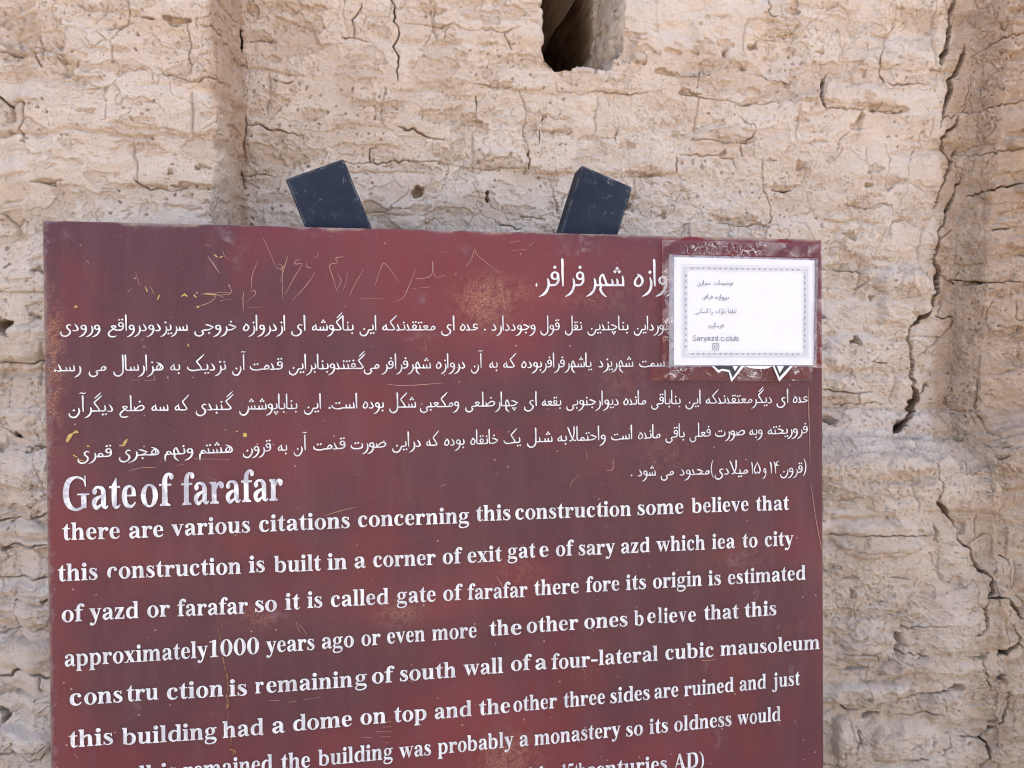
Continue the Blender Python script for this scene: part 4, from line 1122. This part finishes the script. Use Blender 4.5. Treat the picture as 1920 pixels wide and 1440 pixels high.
b1 = beam((534.5, 336), (644, 297), (571, 424), -.034, -.079)
b1['label'] = 'dark blue beam leaning left above the panel'
b2 = beam((1091, 309), (1186, 351), (1051.5, 435.6), -.083, -.128)
b2['label'] = 'dark blue beam leaning right above the panel'

# ---------------------------------------------------------------- lettering
v = NT('white_letters')
co = v.mapped()
c = v.mix(v.ramp(v.noise(v.mapped((1, .3, 1)), 120, 4, .65, .8), .38, .62), (.79, .79, .78), (.55, .54, .55))
c = v.mix(v.ramp(v.noise(co, 60, 5, .7), .68, .77, 0, .7), c, (.34, .22, .23))
v.set(v.b.inputs['Base Color'], c)
v.b.inputs['Roughness'].default_value = .5
vt = NT('silvered_letters')
c = vt.mix(vt.ramp(vt.noise(vt.mapped((1, .6, 1), (2, 1, 0)), 50, 4, .6, 1.2), .40, .60), (.80, .80, .80), (.42, .41, .46))
vt.set(vt.b.inputs['Base Color'], c)
vt.b.inputs['Roughness'].default_value = .42

EN = [
 ('title', .0655, [('Gate', 119, 256, 956.5, 951), ('of', 265, 327, 949.5, 947.5), ('farafar', 341, 531, 947, 937.5)]),
 ('text_line', .0347, [('there', 118, 225.5, 1012.3, 1009.3), ('are', 243, 307, 1009, 1006), ('various', 321.5, 469.5, 1005, 997.5), ('citations', 486.3, 656, 997, 989.3), ('concerning', 671.5, 879.5, 988, 980), ('this', 892, 957, 977, 974.5), ('construction', 966, 1182.5, 974, 966.5), ('some', 1195, 1280.5, 965.5, 962.5), ('believe', 1296, 1402.5, 961.5, 957.5), ('that', 1416, 1478.5, 957.5, 955.5)]),
 ('text_line', .0347, [('this', 109.5, 184, 1089.7, 1086), ('Construction', 202, 452.5, 1085, 1075), ('is', 467, 497, 1073.5, 1071.5), ('built', 514.5, 602, 1073, 1069), ('in', 614, 650.5, 1068, 1066.5), ('a', 665, 686, 1065, 1064), ('corner', 700, 817, 1063, 1058.5), ('of', 830, 867, 1057, 1055.5), ('exit', 876.5, 940.5, 1055, 1051.5), ('gat', 951.5, 1003.5, 1047, 1044.5), ('e', 1011, 1028, 1044, 1043.2), ('of', 1042, 1076, 1042.3, 1040.8), ('sary', 1084.7, 1152.5, 1041, 1038), ('azd', 1164, 1218, 1037.5, 1034.5), ('which', 1229.7, 1321, 1034, 1030), ('iea', 1334, 1377.4, 1029, 1027), ('to', 1391, 1419.4, 1026.5, 1025), ('city', 1433, 1487, 1024.5, 1022)]),
 ('text_line', .0347, [('of', 117, 160, 1166, 1163.5), ('yazd', 168, 261, 1162.5, 1158), ('or', 277, 319.6, 1157, 1154.8), ('farafar', 333, 465.5, 1155, 1149.3), ('so', 479, 519.6, 1147, 1145), ('it', 535, 563, 1143, 1141.3), ('is', 576.5, 604.6, 1139.5, 1138), ('called', 620.7, 729, 1137.5, 1131.8), ('gate', 744, 816.6, 1130.5, 1127), ('of', 831, 867.6, 1126, 1124), ('farafar', 876.7, 988.7, 1124, 1118.5), ('there', 1001, 1084.7, 1116, 1111.5), ('fore', 1097.7, 1160.6, 1110, 1106.5), ('its', 1172.8, 1210.7, 1106, 1103.5), ('origin', 1223.7, 1315, 1102.8, 1097.5), ('is', 1327, 1351, 1097.5, 1096), ('estimated', 1363.8, 1509.4, 1095.5, 1086)]),
 ('text_line', .0347, [('approximately', 122.5, 390.7, 1249, 1231.5), ('1000', 393.3, 486.3, 1231.8, 1224.8), ('years', 498.8, 590, 1223.5, 1217.5), ('ago', 604, 663.7, 1216, 1211.8), ('or', 678, 713.7, 1210.5, 1208), ('even', 726, 796.5, 1206.3, 1201.3), ('more', 810, 893.4, 1200.5, 1194.3), ('th', 917.6, 954, 1192, 1189.3), ('e', 957.4, 977.5, 1190, 1188.8), ('other', 987.4, 1084, 1186, 1179.7), ('ones', 1095, 1176, 1178.5, 1173.3), ('b', 1188.5, 1206, 1172.8, 1171.5), ('e', 1213, 1228.5, 1168, 1167), ('l', 1233, 1241, 1167, 1166.5), ('i', 1244, 1252, 1168, 1167.3), ('e', 1254, 1269, 1166.8, 1166), ('v', 1272, 1286.5, 1165.8, 1165), ('e', 1289.5, 1304, 1165.5, 1164.5), ('that', 1319, 1384, 1161.8, 1158.5), ('this', 1395, 1454.6, 1157, 1152.5)]),
 ('text_line', .0347, [('c', 131.6, 154, 1322.5, 1321), ('ons', 159, 230.6, 1320.5, 1315.5), ('tru', 238.4, 298, 1314.5, 1310.3), ('ction', 313.9, 419.4, 1311.3, 1304.3), ('is', 430, 463.6, 1305, 1302.5), ('r', 479, 495, 1299.5, 1298.3), ('emainin', 500, 661, 1298.5, 1286.8), ('g', 665.8, 688, 1284.8, 1283.3), ('of', 697.6, 740, 1281, 1278), ('south', 750, 855, 1276.8, 1268.8), ('wall', 868.6, 943, 1266, 1260.8), ('of', 958, 997, 1257.5, 1254.8), ('a', 1003.5, 1025, 1255, 1253.5), ('four', 1033.5, 1106, 1254.3, 1249), ('-', 1108, 1120, 1247, 1246.3), ('lateral', 1122, 1233, 1246.5, 1237.8), ('cubic', 1246.8, 1337, 1236.5, 1230.5), ('mausoleum', 1349.8, 1535.4, 1229, 1216)]),
 ('text_line', .0347, [('this', 130, 213, 1401, 1394.5), ('building', 229.8, 406.9, 1396, 1383.5), ('had', 418, 495, 1383, 1376), ('a', 511, 534.7, 1374, 1372.3), ('dome', 550, 659.8, 1370, 1360.3), ('on', 676, 724, 1358, 1354.5), ('top', 738.7, 799.6, 1353.5, 1348.5), ('and', 815, 884.5, 1347.5, 1341.3), ('the', 898, 955.9, 1340.5, 1335), ('other', 962.4, 1044, 1334, 1326.5), ('three', 1056, 1133.5, 1326, 1318.5), ('sides', 1144, 1217.5, 1318, 1310.5), ('are', 1226.4, 1271, 1309.3, 1305), ('ruined', 1282, 1375, 1305, 1295.8), ('and', 1386, 1435.7, 1295, 1289.8), ('just', 1446.5, 1498.8, 1289, 1283.3)]),
 ('text_line', .0347, [('wall', 205, 286, 1472, 1464), ('is', 302, 332, 1462, 1459), ('remained', 345, 511.8, 1459, 1443.3), ('the', 527.4, 581.7, 1443, 1437.3), ('building', 597, 736.6, 1435.5, 1421), ('was', 748, 808, 1421, 1414.5), ('probably', 820.7, 962.7, 1413, 1399), ('a', 974, 991, 1399, 1397), ('monastery', 1001.5, 1163, 1397, 1379), ('so', 1173.6, 1205, 1380.5, 1376.5), ('its', 1216.7, 1252, 1375.8, 1371.5), ('oldness', 1263.6, 1370.6, 1371, 1359.5), ('would', 1381, 1462.8, 1358.5, 1350.5)]),
 ('text_line', .0347, [('(14', 975, 1020, 1470, 1465), ('-', 1030, 1042, 1464, 1462.8), ('15th', 1053, 1098, 1462, 1457), ('centuries', 1100, 1250, 1457, 1443), ('AD)', 1262, 1319, 1442, 1436)]),
]
FAL = [
 ('title', .0405, 537, 537, [('دروازه', 1187.5, 1283), ('شهر', 1098, 1170), ('فر', 1059, 1095.5), ('افر', 1010, 1056.7), ('.', 1003.5, 1007.5)]),
 ('text_line', .0216, 620.5, 619.2, [('در', 1258, 1281), ('مورداین', 1187.8, 1255.5), ('بناچندین', 1101, 1177.8), ('نقل', 1059, 1091), ('قول', 1013, 1049), ('وجوددارد', 921, 1004), ('.', 906.5, 911), ('عده', 862, 896.7), ('ای', 826.7, 852), ('معتقدندکه', 716.7, 816.7), ('این', 674.4, 705.6), ('بناگوشه', 585, 663.3), ('ای', 546, 573), ('ازدروازه', 455.8, 535), ('خروجی', 364.7, 444), ('سریزدودرواقع', 202.7, 353), ('ورودی', 113.4, 189.4)]),
 ('text_line', .0216, 696.5, 687.3, [('سمت', 1197.8, 1246), ('شهریزد', 1121, 1186.7), ('یاشهرفرافربوده', 976.7, 1110), ('که', 943, 967.8), ('به', 917, 933), ('آن', 883, 905.6), ('دروازه', 817, 872), ('شهرفرافر', 715, 807.8), ('می', 681.8, 712), ('گفتندوبنابراین', 542, 685.6), ('قدمت', 469, 531), ('آن', 436, 462), ('نزدیک', 351.7, 424.6), ('به', 319.6, 338.6), ('هزارسال', 213.6, 307.4), ('می', 167, 200.6), ('رسد.', 101.7, 153.7)]),
 ('text_line', .0216, 772.5, 754.5, [('عده', 1485.4, 1514), ('ای', 1454.8, 1477), ('دیگرمعتقدندکه', 1322, 1446.5), ('این', 1284.6, 1312.7), ('بناباقی', 1220, 1275.6), ('مانده', 1168, 1211), ('دیوارجنوبی', 1061, 1159.6), ('بقعه', 1015.4, 1052), ('ای', 982, 1006), ('چهارضلعی', 872, 971), ('ومکعبی', 787.3, 861), ('شکل', 730, 780), ('بوده', 680, 720), ('است.', 615.6, 670), ('این', 570, 602), ('بناباپوشش', 449.3, 558), ('گنبدی', 367.3, 439), ('که', 328, 355.6), ('سه', 284.5, 316.5), ('ضلع', 224.6, 272), ('دیگرآن', 129.8, 213)]),
 ('text_line', .0216, 858.5, 812, [('فروریخته', 1438, 1513.5), ('وبه', 1403.8, 1428.8), ('صورت', 1340, 1396), ('فعلی', 1292, 1332), ('باقی', 1247, 1283), ('مانده', 1195.4, 1238), ('است', 1145, 1184.6), ('واحتمالا', 1063, 1135.6), ('به', 1044.6, 1062.7), ('شKل', 988, 1035.6), ('یک', 944, 977), ('خانقاه', 881.5, 934), ('بوده', 832.5, 871), ('که', 799, 823), ('دراین', 735.6, 789), ('صورت', 657.8, 724.4), ('قدمت', 587.8, 648), ('آن', 551, 576.7), ('به', 521, 539), ('قرون', 455.8, 509), ('هشتم', 373.8, 437.6), ('ونهم', 308.7, 363.4), ('هجری', 223.5, 299.6), ('قمری', 146, 211)]),
 ('text_line', .0216, 892.5, 886, [('(', 1504.8, 1511), ('قرون', 1462, 1504), ('۴۱', 1442, 1460), ('و', 1428.8, 1436), ('۵۱', 1407, 1425.6), ('میلادی', 1338.8, 1401.7), (')', 1332, 1337), ('محدود', 1273.5, 1330), ('می', 1238, 1263), ('شود', 1195, 1228.8), ('.', 1181.5, 1185.5)]),
]
LIFT = .0006
for i, (nm, em, ws) in enumerate(EN):
    L = Letters()
    for (t, x0, x1, y0, y1) in ws:
        L.word(t, 'lat', on_sign(x0, y0), on_sign(x1, y1), em, LIFT + .0010)
    o = part(nm, np.vstack(L.V), L.F, vt.m if nm == 'title' else v.m)
    o['label'] = 'large English heading' if nm == 'title' else 'row of bold white English words'
for i, (nm, em, yl, yr, ws) in enumerate(FAL):
    L = Letters()
    xl = min(w[1] for w in ws); xr = max(w[2] for w in ws)
    bl = lambda x: yl + (yr - yl) * (x - xl) / (xr - xl)
    for (t, x0, x1) in ws:
        y0, y1 = bl(x0), bl(x1)
        L.word(t, 'fa', on_sign(x0, y0), on_sign(x1, y1), em, LIFT + .0010)
    o = part(nm, np.vstack(L.V), L.F, v.m)
    o['label'] = 'Persian heading' if nm == 'title' else 'row of thin white Persian words'

# ---------------------------------------------------------------- scratched writing, rust runs, paint splashes
def strokes(lst, lift, seed=0):
    L = Letters()
    r = np.random.default_rng(seed)
    s = PW / 1463
    for j, (w, pts) in enumerate(lst):
        q = [on_sign(*p) for p in pts]
        n = len(q)
        P = [(x, y, w * s * (.55 + .6 * r.random()) * (.5 if k in (0, n - 1) else 1)) for k, (x, y) in enumerate(q)]
        Vr, Fr = ribbon_small(P)
        L.add(np.hstack([Vr, np.full((len(Vr), 1), lift + j * 8e-6)]), Fr)
    return L


def ribbon_small(P):
    C = spline(P, 5)
    xy, w = C[:, :2], np.maximum(C[:, 2], .0003) / 2
    d = np.gradient(xy, axis=0); d /= np.maximum(np.linalg.norm(d, axis=1), 1e-9)[:, None]
    nn = np.stack([-d[:, 1], d[:, 0]], 1)
    V = np.vstack([xy + nn * w[:, None], xy - nn * w[:, None]]); k = len(xy)
    return V, [(i, k + i, k + i + 1, i + 1) for i in range(k - 1)]


Z6 = lambda pts: [(400 + x / 3.43, 440 + y / 3.43) for x, y in pts]
SCR = [(1.3, Z6(q)) for q in [
 [(322, 20), (345, 75), (380, 150), (408, 225)], [(482, 130), (465, 190), (450, 240), (430, 305)], [(412, 190), (435, 195), (445, 230), (447, 420)], [(410, 200), (425, 222), (448, 215), (452, 195)],
 [(555, 160), (525, 172), (530, 190), (572, 190), (530, 260), (462, 385)], [(655, 245), (600, 325), (512, 420)], [(678, 120), (668, 140), (645, 152)], [(600, 180), (608, 212), (635, 212)], [(840, 142), (788, 152), (800, 182), (748, 198), (770, 280), (797, 368)],
 [(965, 230), (905, 330), (877, 392)], [(1040, 325), (1065, 250), (1095, 185), (1150, 240), (1193, 305)], [(940, 410), (1090, 410)], [(1302, 222), (1250, 350), (1220, 405), (1165, 435)], [(1300, 282), (1360, 280), (1405, 255), (1410, 168), (1425, 270), (1490, 262)],
 [(1270, 352), (1310, 345)], [(1330, 343), (1395, 337)], [(1625, 208), (1660, 155), (1680, 95), (1700, 135), (1838, 247)], [(1840, 290), (1860, 400), (1877, 495)], [(288, 168), (252, 260), (245, 350)], [(240, 372), (265, 360), (268, 385), (205, 440)], [(220, 470), (330, 465)],
 [(0, 175), (38, 247)], [(60, 100), (75, 140), (102, 160)], [(100, 315), (115, 375), (50, 390)], [(800, 250), (822, 300), (800, 345)], [(862, 245), (850, 320), (832, 358)], [(0, 400), (60, 385)], [(45, 425), (118, 415)]]]
SCR += [(1.5, q) for q in [[(390, 480), (402, 498), (412, 512)], [(375, 552), (398, 550), (420, 558)], [(366, 576), (392, 568), (405, 556), (395, 548)], [(395, 553), (415, 548), (432, 550)], [(458, 545), (456, 560), (457, 584)],
  [(248, 713), (263, 712)], [(270, 714), (292, 712)], [(289, 700), (291, 714)], [(242, 883), (265, 877), (295, 876)], [(365, 860), (432, 861)], [(331, 872), (346, 871)], [(607, 967), (640, 957), (668, 950)], [(725, 720), (760, 723), (830, 718)],
  [(1514, 725), (1516, 790), (1518, 868)], [(1519, 905), (1530, 980), (1541, 1035)], [(1146, 867), (1150, 872), (1145, 880)], [(1098, 845), (1101, 862)], [(1150, 860), (1148, 880), (1136, 882)], [(1073, 901), (1085, 890)], [(1068, 912), (1074, 900)],
  [(930, 1080), (938, 1092), (942, 1100)], [(555, 1165), (562, 1185)], [(562, 1170), (575, 1188)], [(705, 1371), (735, 1370)], [(712, 1381), (733, 1380)], [(676, 1382), (696, 1382)], [(718, 1363), (734, 1361)], [(722, 1353), (734, 1352)], [(722, 1391), (730, 1391)],
  [(1310, 1235), (1320, 1238), (1341, 1236)], [(1456, 1178), (1461, 1172)], [(825, 912), (836, 908)], [(795, 640), (800, 655)], [(990, 463), (1000, 455)], [(960, 470), (985, 468)], [(955, 455), (975, 452)],
  [(163, 488), (168, 495)], [(255, 510), (262, 535)], [(283, 538), (290, 552)], [(1090, 1240), (1096, 1262)], [(140, 1412), (148, 1420)], [(505, 1312), (525, 1313)], [(540, 1316), (556, 1314)], [(570, 1311), (600, 1306)],
  [(240, 548), (248, 540)], [(1100, 560), (1118, 566)], [(980, 600), (970, 620)], [(560, 955), (558, 950)]]]
sm_ = NT('scratched_metal')
sm_.set(sm_.b.inputs['Base Color'], sm_.mix(sm_.ramp(sm_.noise(sm_.mapped(), 120, 3), .4, .6), (.42, .24, .15), (.30, .17, .16)))
sm_.b.inputs['Roughness'].default_value = .6
for j, q in enumerate(SCR):
    L = strokes([q], .00155, j)
    part('scratch_mark', np.vstack(L.V), L.F, sm_.m)
RU = [(3, [(427, 1262), (428, 1290), (431, 1300)]), (5, [(425, 1300), (428, 1318), (424, 1330)]), (2.4, [(430, 1330), (428, 1352)]), (2, [(407, 1165), (414, 1200), (420, 1240), (426, 1270)]), (3, [(432, 1370), (436, 1400)]), (6, [(431, 1402), (440, 1408), (436, 1416)]),
      (1.4, [(405, 1100), (408, 1165)]), (3, [(766, 1275), (776, 1278)]), (2, [(1312, 1236), (1322, 1238)])]
ru = NT('rust')
ru.set(ru.b.inputs['Base Color'], ru.mix(ru.ramp(ru.noise(ru.mapped(), 200, 4), .4, .6), (.30, .13, .05), (.14, .06, .035)))
ru.b.inputs['Roughness'].default_value = .9
for j, q in enumerate(RU):
    L = strokes([q], .0016, j)
    part('rust_run', np.vstack(L.V), L.F, ru.m)
Z7 = lambda pts: [(60 + x / 3.84, 560 + y / 3.84) for x, y in pts]
YE = [(9, Z7([(255, 1030), (275, 990), (300, 968)])), (4, Z7([(290, 975), (320, 958), (338, 965)])), (4.5, Z7([(632, 1055), (660, 1055), (675, 1030), (690, 1010)])), (5, Z7([(665, 1060), (672, 1035)])), (9, Z7([(1520, 978), (1535, 980), (1548, 976)])),
      (4, Z7([(1470, 955), (1482, 953)])), (6, Z7([(308, 60), (320, 58), (330, 62)])), (5, Z7([(1190, 66), (1205, 56)])), (5, Z7([(1125, 325), (1130, 345)])), (4, Z7([(400, 1060), (418, 1062)])), (3.5, Z7([(300, 1125), (330, 1140)])), (3, Z7([(330, 1160), (375, 1165)])),
      (4, [(273, 537), (277, 547)]), (4.5, [(296, 562), (300, 553)]), (5, [(345, 551), (352, 556)]), (5, [(364, 553), (369, 558)]), (5, [(402, 478), (408, 482)]), (4, [(412, 483), (418, 481)]), (4, [(383, 551), (404, 553)]), (4, [(340, 556), (346, 553)])]
ye = NT('yellow_paint')
ye.set(ye.b.inputs['Base Color'], ye.mix(ye.ramp(ye.noise(ye.mapped(), 160, 3), .4, .6), (.60, .42, .10), (.42, .27, .09)))
ye.b.inputs['Roughness'].default_value = .5
for j, q in enumerate(YE):
    L = strokes([q], .0017, j)
    part('paint_splash', np.vstack(L.V), L.F, ye.m)

# ---------------------------------------------------------------- emblem half hidden by the notice
Z5 = lambda pts: [on_sign(1200 + x / 4.8, 430 + y / 4.8) for x, y in pts]
def flat(polys, lift):
    V, F, n = [], [], 0
    for q in polys:
        V += [(x, y, lift) for x, y in q]; F.append(tuple(range(n, n + len(q)))[::-1]); n += len(q)
    return V, F
ew = NT('emblem_white'); ew.b.inputs['Base Color'].default_value = (.78, .78, .77, 1); ew.b.inputs['Roughness'].default_value = .45
eb = NT('emblem_black'); eb.b.inputs['Base Color'].default_value = (.018, .02, .024, 1); eb.b.inputs['Roughness'].default_value = .35
V, F = flat([Z5([(628, 1231), (690, 1292), (722, 1272), (782, 1284), (806, 1374), (922, 1231), (985, 1250), (1060, 1257), (1130, 1252), (1176, 1231), (1235, 1370), (1358, 1231)])], .0062)
part('emblem', V, F, ew.m)
for q in ([(652, 1231), (692, 1268), (722, 1255), (790, 1268), (816, 1338), (890, 1228), (868, 1228), (838, 1276), (815, 1228)], [(1193, 1228), (1236, 1332), (1330, 1228), (1278, 1228), (1238, 1296), (1214, 1228)]):
    V, F = flat([Z5([(x, max(y, 1231)) for x, y in q])], .0065)
    emb = part('emblem_inlay', V, F, eb.m)

# ---------------------------------------------------------------- notice taped over the upper right corner
notice = bpy.data.objects.new('paper_notice', None)
COL.objects.link(notice)
nx, ny = on_sign(1394, 686)
notice.location = tuple(map(float, TL + np.array((1, 0, 0)) * nx + UP * ny + NB * .004))
tag(notice, 'white printed paper notice taped on the upper right corner of the maroon sign', 'notice')
bpy.context.view_layer.update()


def quad_sheet(c4, lift, nx_=60, ny_=44, amp=0.0, seed=0, curl=0.0):
    """sheet between four photo corners (upper left, upper right, lower right, lower left)"""
    P = [np.array(on_sign(*p)) for p in c4]
    u, w = np.meshgrid(np.linspace(0, 1, nx_), np.linspace(0, 1, ny_), indexing='ij')
    u_, w_ = u[..., None], w[..., None]
    Q = P[0] * (1 - u_) * (1 - w_) + P[1] * u_ * (1 - w_) + P[2] * u_ * w_ + P[3] * (1 - u_) * w_
    z = lift + amp * fbm(Q[..., 0] * 14, Q[..., 1] * 14, 3, seed) + curl * (np.abs(u - .5) * 2) ** 6
    V = np.dstack([Q, z]).reshape(-1, 3)
    I = np.arange(nx_ * ny_).reshape(nx_, ny_)
    return V, np.stack([I[:-1, :-1], I[:-1, 1:], I[1:, 1:], I[1:, :-1]], 2).reshape(-1, 4)


PC = [(1262.5, 482.5), (1525.5, 488.8), (1523, 684.7), (1262, 685)]
pp = NT('paper')
pp.set(pp.b.inputs['Base Color'], pp.mix(pp.ramp(pp.noise(pp.mapped(), 30, 4), .3, .7), (.72, .73, .75), (.69, .70, .72)))
pp.b.inputs['Roughness'].default_value = .6
V, F = quad_sheet(PC, .0034, amp=.0007, seed=801)
part('paper_sheet', V, F, pp.m, notice, True)


def pq(x, y):
    """zoomed reading of the notice (4.8 x) -> photo"""
    return 1200 + x / 4.8, 430 + y / 4.8


ink = NT('grey_ink'); ink.b.inputs['Base Color'].default_value = (.17, .17, .20, 1); ink.b.inputs['Roughness'].default_value = .7
inl = NT('pale_ink'); inl.b.inputs['Base Color'].default_value = (.50, .50, .55, 1); inl.b.inputs['Roughness'].default_value = .7
PL = .0044
BOR = [pq(x, y) for x, y in ((365, 318), (1508, 335), (1507, 1160), (366, 1158))]
bc = np.array(BOR)


def bordp(u, w):
    q = bc[0] * (1 - u) * (1 - w) + bc[1] * u * (1 - w) + bc[2] * u * w + bc[3] * (1 - u) * w
    return on_sign(*q)


L = Letters()
for (ins, wd) in ((.0, .0022), (.012, .003), (.022, .0045), (.034, .003), (.046, .002)):
    a0, a1 = ins, 1 - ins
    k = 1.38
    b0, b1 = ins * k, 1 - ins * k
    for (p0, p1, p2, p3) in (((a0, b0), (a1, b0), (a1, b0 + wd * k), (a0, b0 + wd * k)), ((a0, b1 - wd * k), (a1, b1 - wd * k), (a1, b1), (a0, b1)),
                             ((a0, b0 + wd * k), (a0 + wd, b0 + wd * k), (a0 + wd, b1 - wd * k), (a0, b1 - wd * k)), ((a1 - wd, b0 + wd * k), (a1, b0 + wd * k), (a1, b1 - wd * k), (a1 - wd, b1 - wd * k))):
        q = np.array([(*bordp(*p), PL) for p in (p0, p1, p2, p3)])
        L.add(q, [(3, 2, 1, 0)])
part('border_line', np.vstack(L.V), L.F, inl.m, notice)
L = Letters()
for i in range(20):
    u = .062 + (i + .5) * (.876 / 20)
    for (wb, wt) in ((.050, .036), (.950, .964)):
        q = np.array([(*bordp(u - .0105, wt if wb < .5 else wb + .0), PL + 2e-5), (*bordp(u + .0105, wt if wb < .5 else wb), PL + 2e-5), (*bordp(u, wb if wb < .5 else wt), PL + 2e-5)])
        L.add(q, [(0, 1, 2)])
for i in range(13):
    w = .09 + (i + .5) * (.82 / 13)
    for (ub, ut) in ((.040, .030), (.960, .970)):
        q = np.array([(*bordp(ut if ub < .5 else ut, w - .016), PL + 2e-5), (*bordp(ut, w + .016), PL + 2e-5), (*bordp(ub, w), PL + 2e-5)])
        L.add(q, [(0, 1, 2)])
part('border_ornament', np.vstack(L.V), L.F, ink.m, notice)
for t, kind, x0, x1, y0, y1, em in (('توضیحات', 'fa', 650, 837, 502, 503, .0074), ('مجازی', 'fa', 497, 630, 501, 502, .0074), ('دروازه', 'fa', 660, 797, 628, 629, .0074), ('فرافر،', 'fa', 543, 650, 627, 628, .0074),
                                    ('لطفا', 'fa', 775, 860, 757, 758, .0074), ('بارکد', 'fa', 662, 765, 756, 757, .0074), ('را', 'fa', 612, 648, 756, 756.4, .0074), ('اسکن', 'fa', 482, 602, 755, 756, .0074),
                                    ('فرمایید', 'fa', 598, 748, 883, 884, .0074), ('Saryazd.c.club', 'sans', 461, 876, 1003, 1004, .0112)):
    L = Letters()
    if kind == 'fa': x0, x1 = x0 + 5, x1 - 5
    L.word(t, kind, on_sign(*pq(x0, y0)), on_sign(*pq(x1, y1)), em, PL + 1e-5)
    o = part('printed_word', np.vstack(L.V), L.F, ink.m, notice)
# small rounded camera icon
L = Letters()
cx, cy = on_sign(*pq(671, 1057))
R0 = .0057
ang = np.linspace(0, 2 * np.pi, 49)[:-1]
se = lambda r, n: np.stack([cx + r * np.sign(np.cos(ang)) * np.abs(np.cos(ang)) ** (2 / n), cy + r * np.sign(np.sin(ang)) * np.abs(np.sin(ang)) ** (2 / n)], 1)
for (ro, ri, n) in ((R0, R0 * .84, 4.5), (R0 * .52, R0 * .36, 2)):
    Q = np.vstack([se(ro, n), se(ri, n)])
    L.add(np.hstack([Q, np.full((len(Q), 1), PL)]), [(i, (i + 1) % 48, 48 + (i + 1) % 48, 48 + i) for i in range(48)])
Q = np.stack([cx + R0 * .55 + R0 * .1 * np.cos(ang), cy + R0 * .55 + R0 * .1 * np.sin(ang)], 1)
L.add(np.hstack([Q, np.full((len(Q), 1), PL)]), [tuple(range(48))])
part('camera_icon', np.vstack(L.V), L.F, ink.m, notice)


def film(name, haze, crease, scale, tint=(.80, .78, .84)):
    f = NT(name)
    t = f.t
    t.nodes.remove(f.b)
    tr = f.n('BsdfTransparent'); tr.inputs[0].default_value = (.95, .95, .97, 1)
    gl = f.n('BsdfGlossy'); gl.inputs['Roughness'].default_value = .12
    di = f.n('BsdfDiffuse'); di.inputs[0].default_value = (*tint, 1)
    co = f.mapped()
    wr = f.noise(f.mapped((1, 1, 1), (0, 0, 0), (0, 0, .6)), scale, 4, .6, 2.5)
    bp = f.n('Bump', None, Strength=.8, Distance=.002, Height=wr)
    for s in (gl, di): f.set(s.inputs['Normal'], bp)
    fr = f.n('Fresnel', None, IOR=1.45); f.set(fr.inputs['Normal'], bp)
    mx = f.n('MixShader'); f.set(mx.inputs[0], fr); f.set(mx.inputs[1], tr); f.set(mx.inputs[2], gl)
    # creases and trapped air read as pale flecks
    cr = f.ramp(f.math('ABSOLUTE', f.math('SUBTRACT', wr, .5)), .0, .018, crease, 0)
    ar = f.ramp(f.noise(co, 95, 3, .6, .8), .60, .66, 0, crease)
    fk = f.math('MAXIMUM', f.math('MULTIPLY', cr, f.ramp(f.noise(co, 22, 2), .46, .6)), f.math('MULTIPLY', ar, f.ramp(f.noise(co, 16, 3), .42, .58)))
    fac = f.math('ADD', fk, f.math('MULTIPLY', f.ramp(f.noise(co, 14, 3, .5, 1.5), .50, .62), haze), True)
    m2 = f.n('MixShader'); f.set(m2.inputs[0], fac); f.set(m2.inputs[1], mx); f.set(m2.inputs[2], di)
    f.set(f.out.inputs[0], m2)
    return f.m


sleeve = film('plastic_sleeve', .25, .45, 60)
tape = film('clear_tape', .20, .70, 28, (.72, .62, .60))
# sleeve: a frame of clear film around the paper
SL = [(1254, 477.5), (1532.5, 485), (1529, 688), (1253, 688)]
def ring(name, outer, inner, lift, mat, parent):
    V, F, n = [], [], 0
    N = 40
    for k in range(4):
        for j in range(N):
            t = j / N
            o = np.array(outer[k]) * (1 - t) + np.array(outer[(k + 1) % 4]) * t
            i_ = np.array(inner[k]) * (1 - t) + np.array(inner[(k + 1) % 4]) * t
            V.append((*on_sign(*o), lift - .0012)); V.append((*on_sign(*i_), lift))
    m_ = 4 * N
    F = [(2 * i, 2 * i + 1, (2 * i + 3) % (2 * m_), (2 * i + 2) % (2 * m_)) for i in range(m_)]
    return part(name, V, F, mat, parent)
sf = NT('milky_sleeve')
sf.t.nodes.remove(sf.b)
tr = sf.n('BsdfTransparent'); di = sf.n('BsdfDiffuse'); di.inputs[0].default_value = (.56, .55, .64, 1)
gl = sf.n('BsdfGlossy'); gl.inputs['Roughness'].default_value = .2
nz = sf.noise(sf.mapped((1, 1, 1)), 120, 4, .6, 1.0)
m1 = sf.n('MixShader'); sf.set(m1.inputs[0], sf.ramp(nz, .3, .7, .35, .75)); sf.set(m1.inputs[1], tr); sf.set(m1.inputs[2], di)
m2 = sf.n('MixShader'); m2.inputs[0].default_value = .1; sf.set(m2.inputs[1], m1); sf.set(m2.inputs[2], gl)
sf.set(sf.out.inputs[0], m2)
ring('sleeve_edge', SL, PC, .0034, sf.m, notice)
# strips of clear tape round the notice: above, left, right, below
for c4, sd in (([(1239, 450.5), (1541, 458), (1541.5, 484), (1239, 477)], 811), ([(1238.5, 477.2), (1262, 477.8), (1259, 690), (1240, 690)], 813), ([(1523, 484), (1541.5, 484.2), (1540.5, 690), (1521, 690)], 815), ([(1219, 686), (1520, 687), (1519, 714), (1219, 713)], 817)):
    V, F = quad_sheet(c4, .0052, 60, 24, .0006, sd)
    o = part('tape_strip', V, F, tape, notice, True)
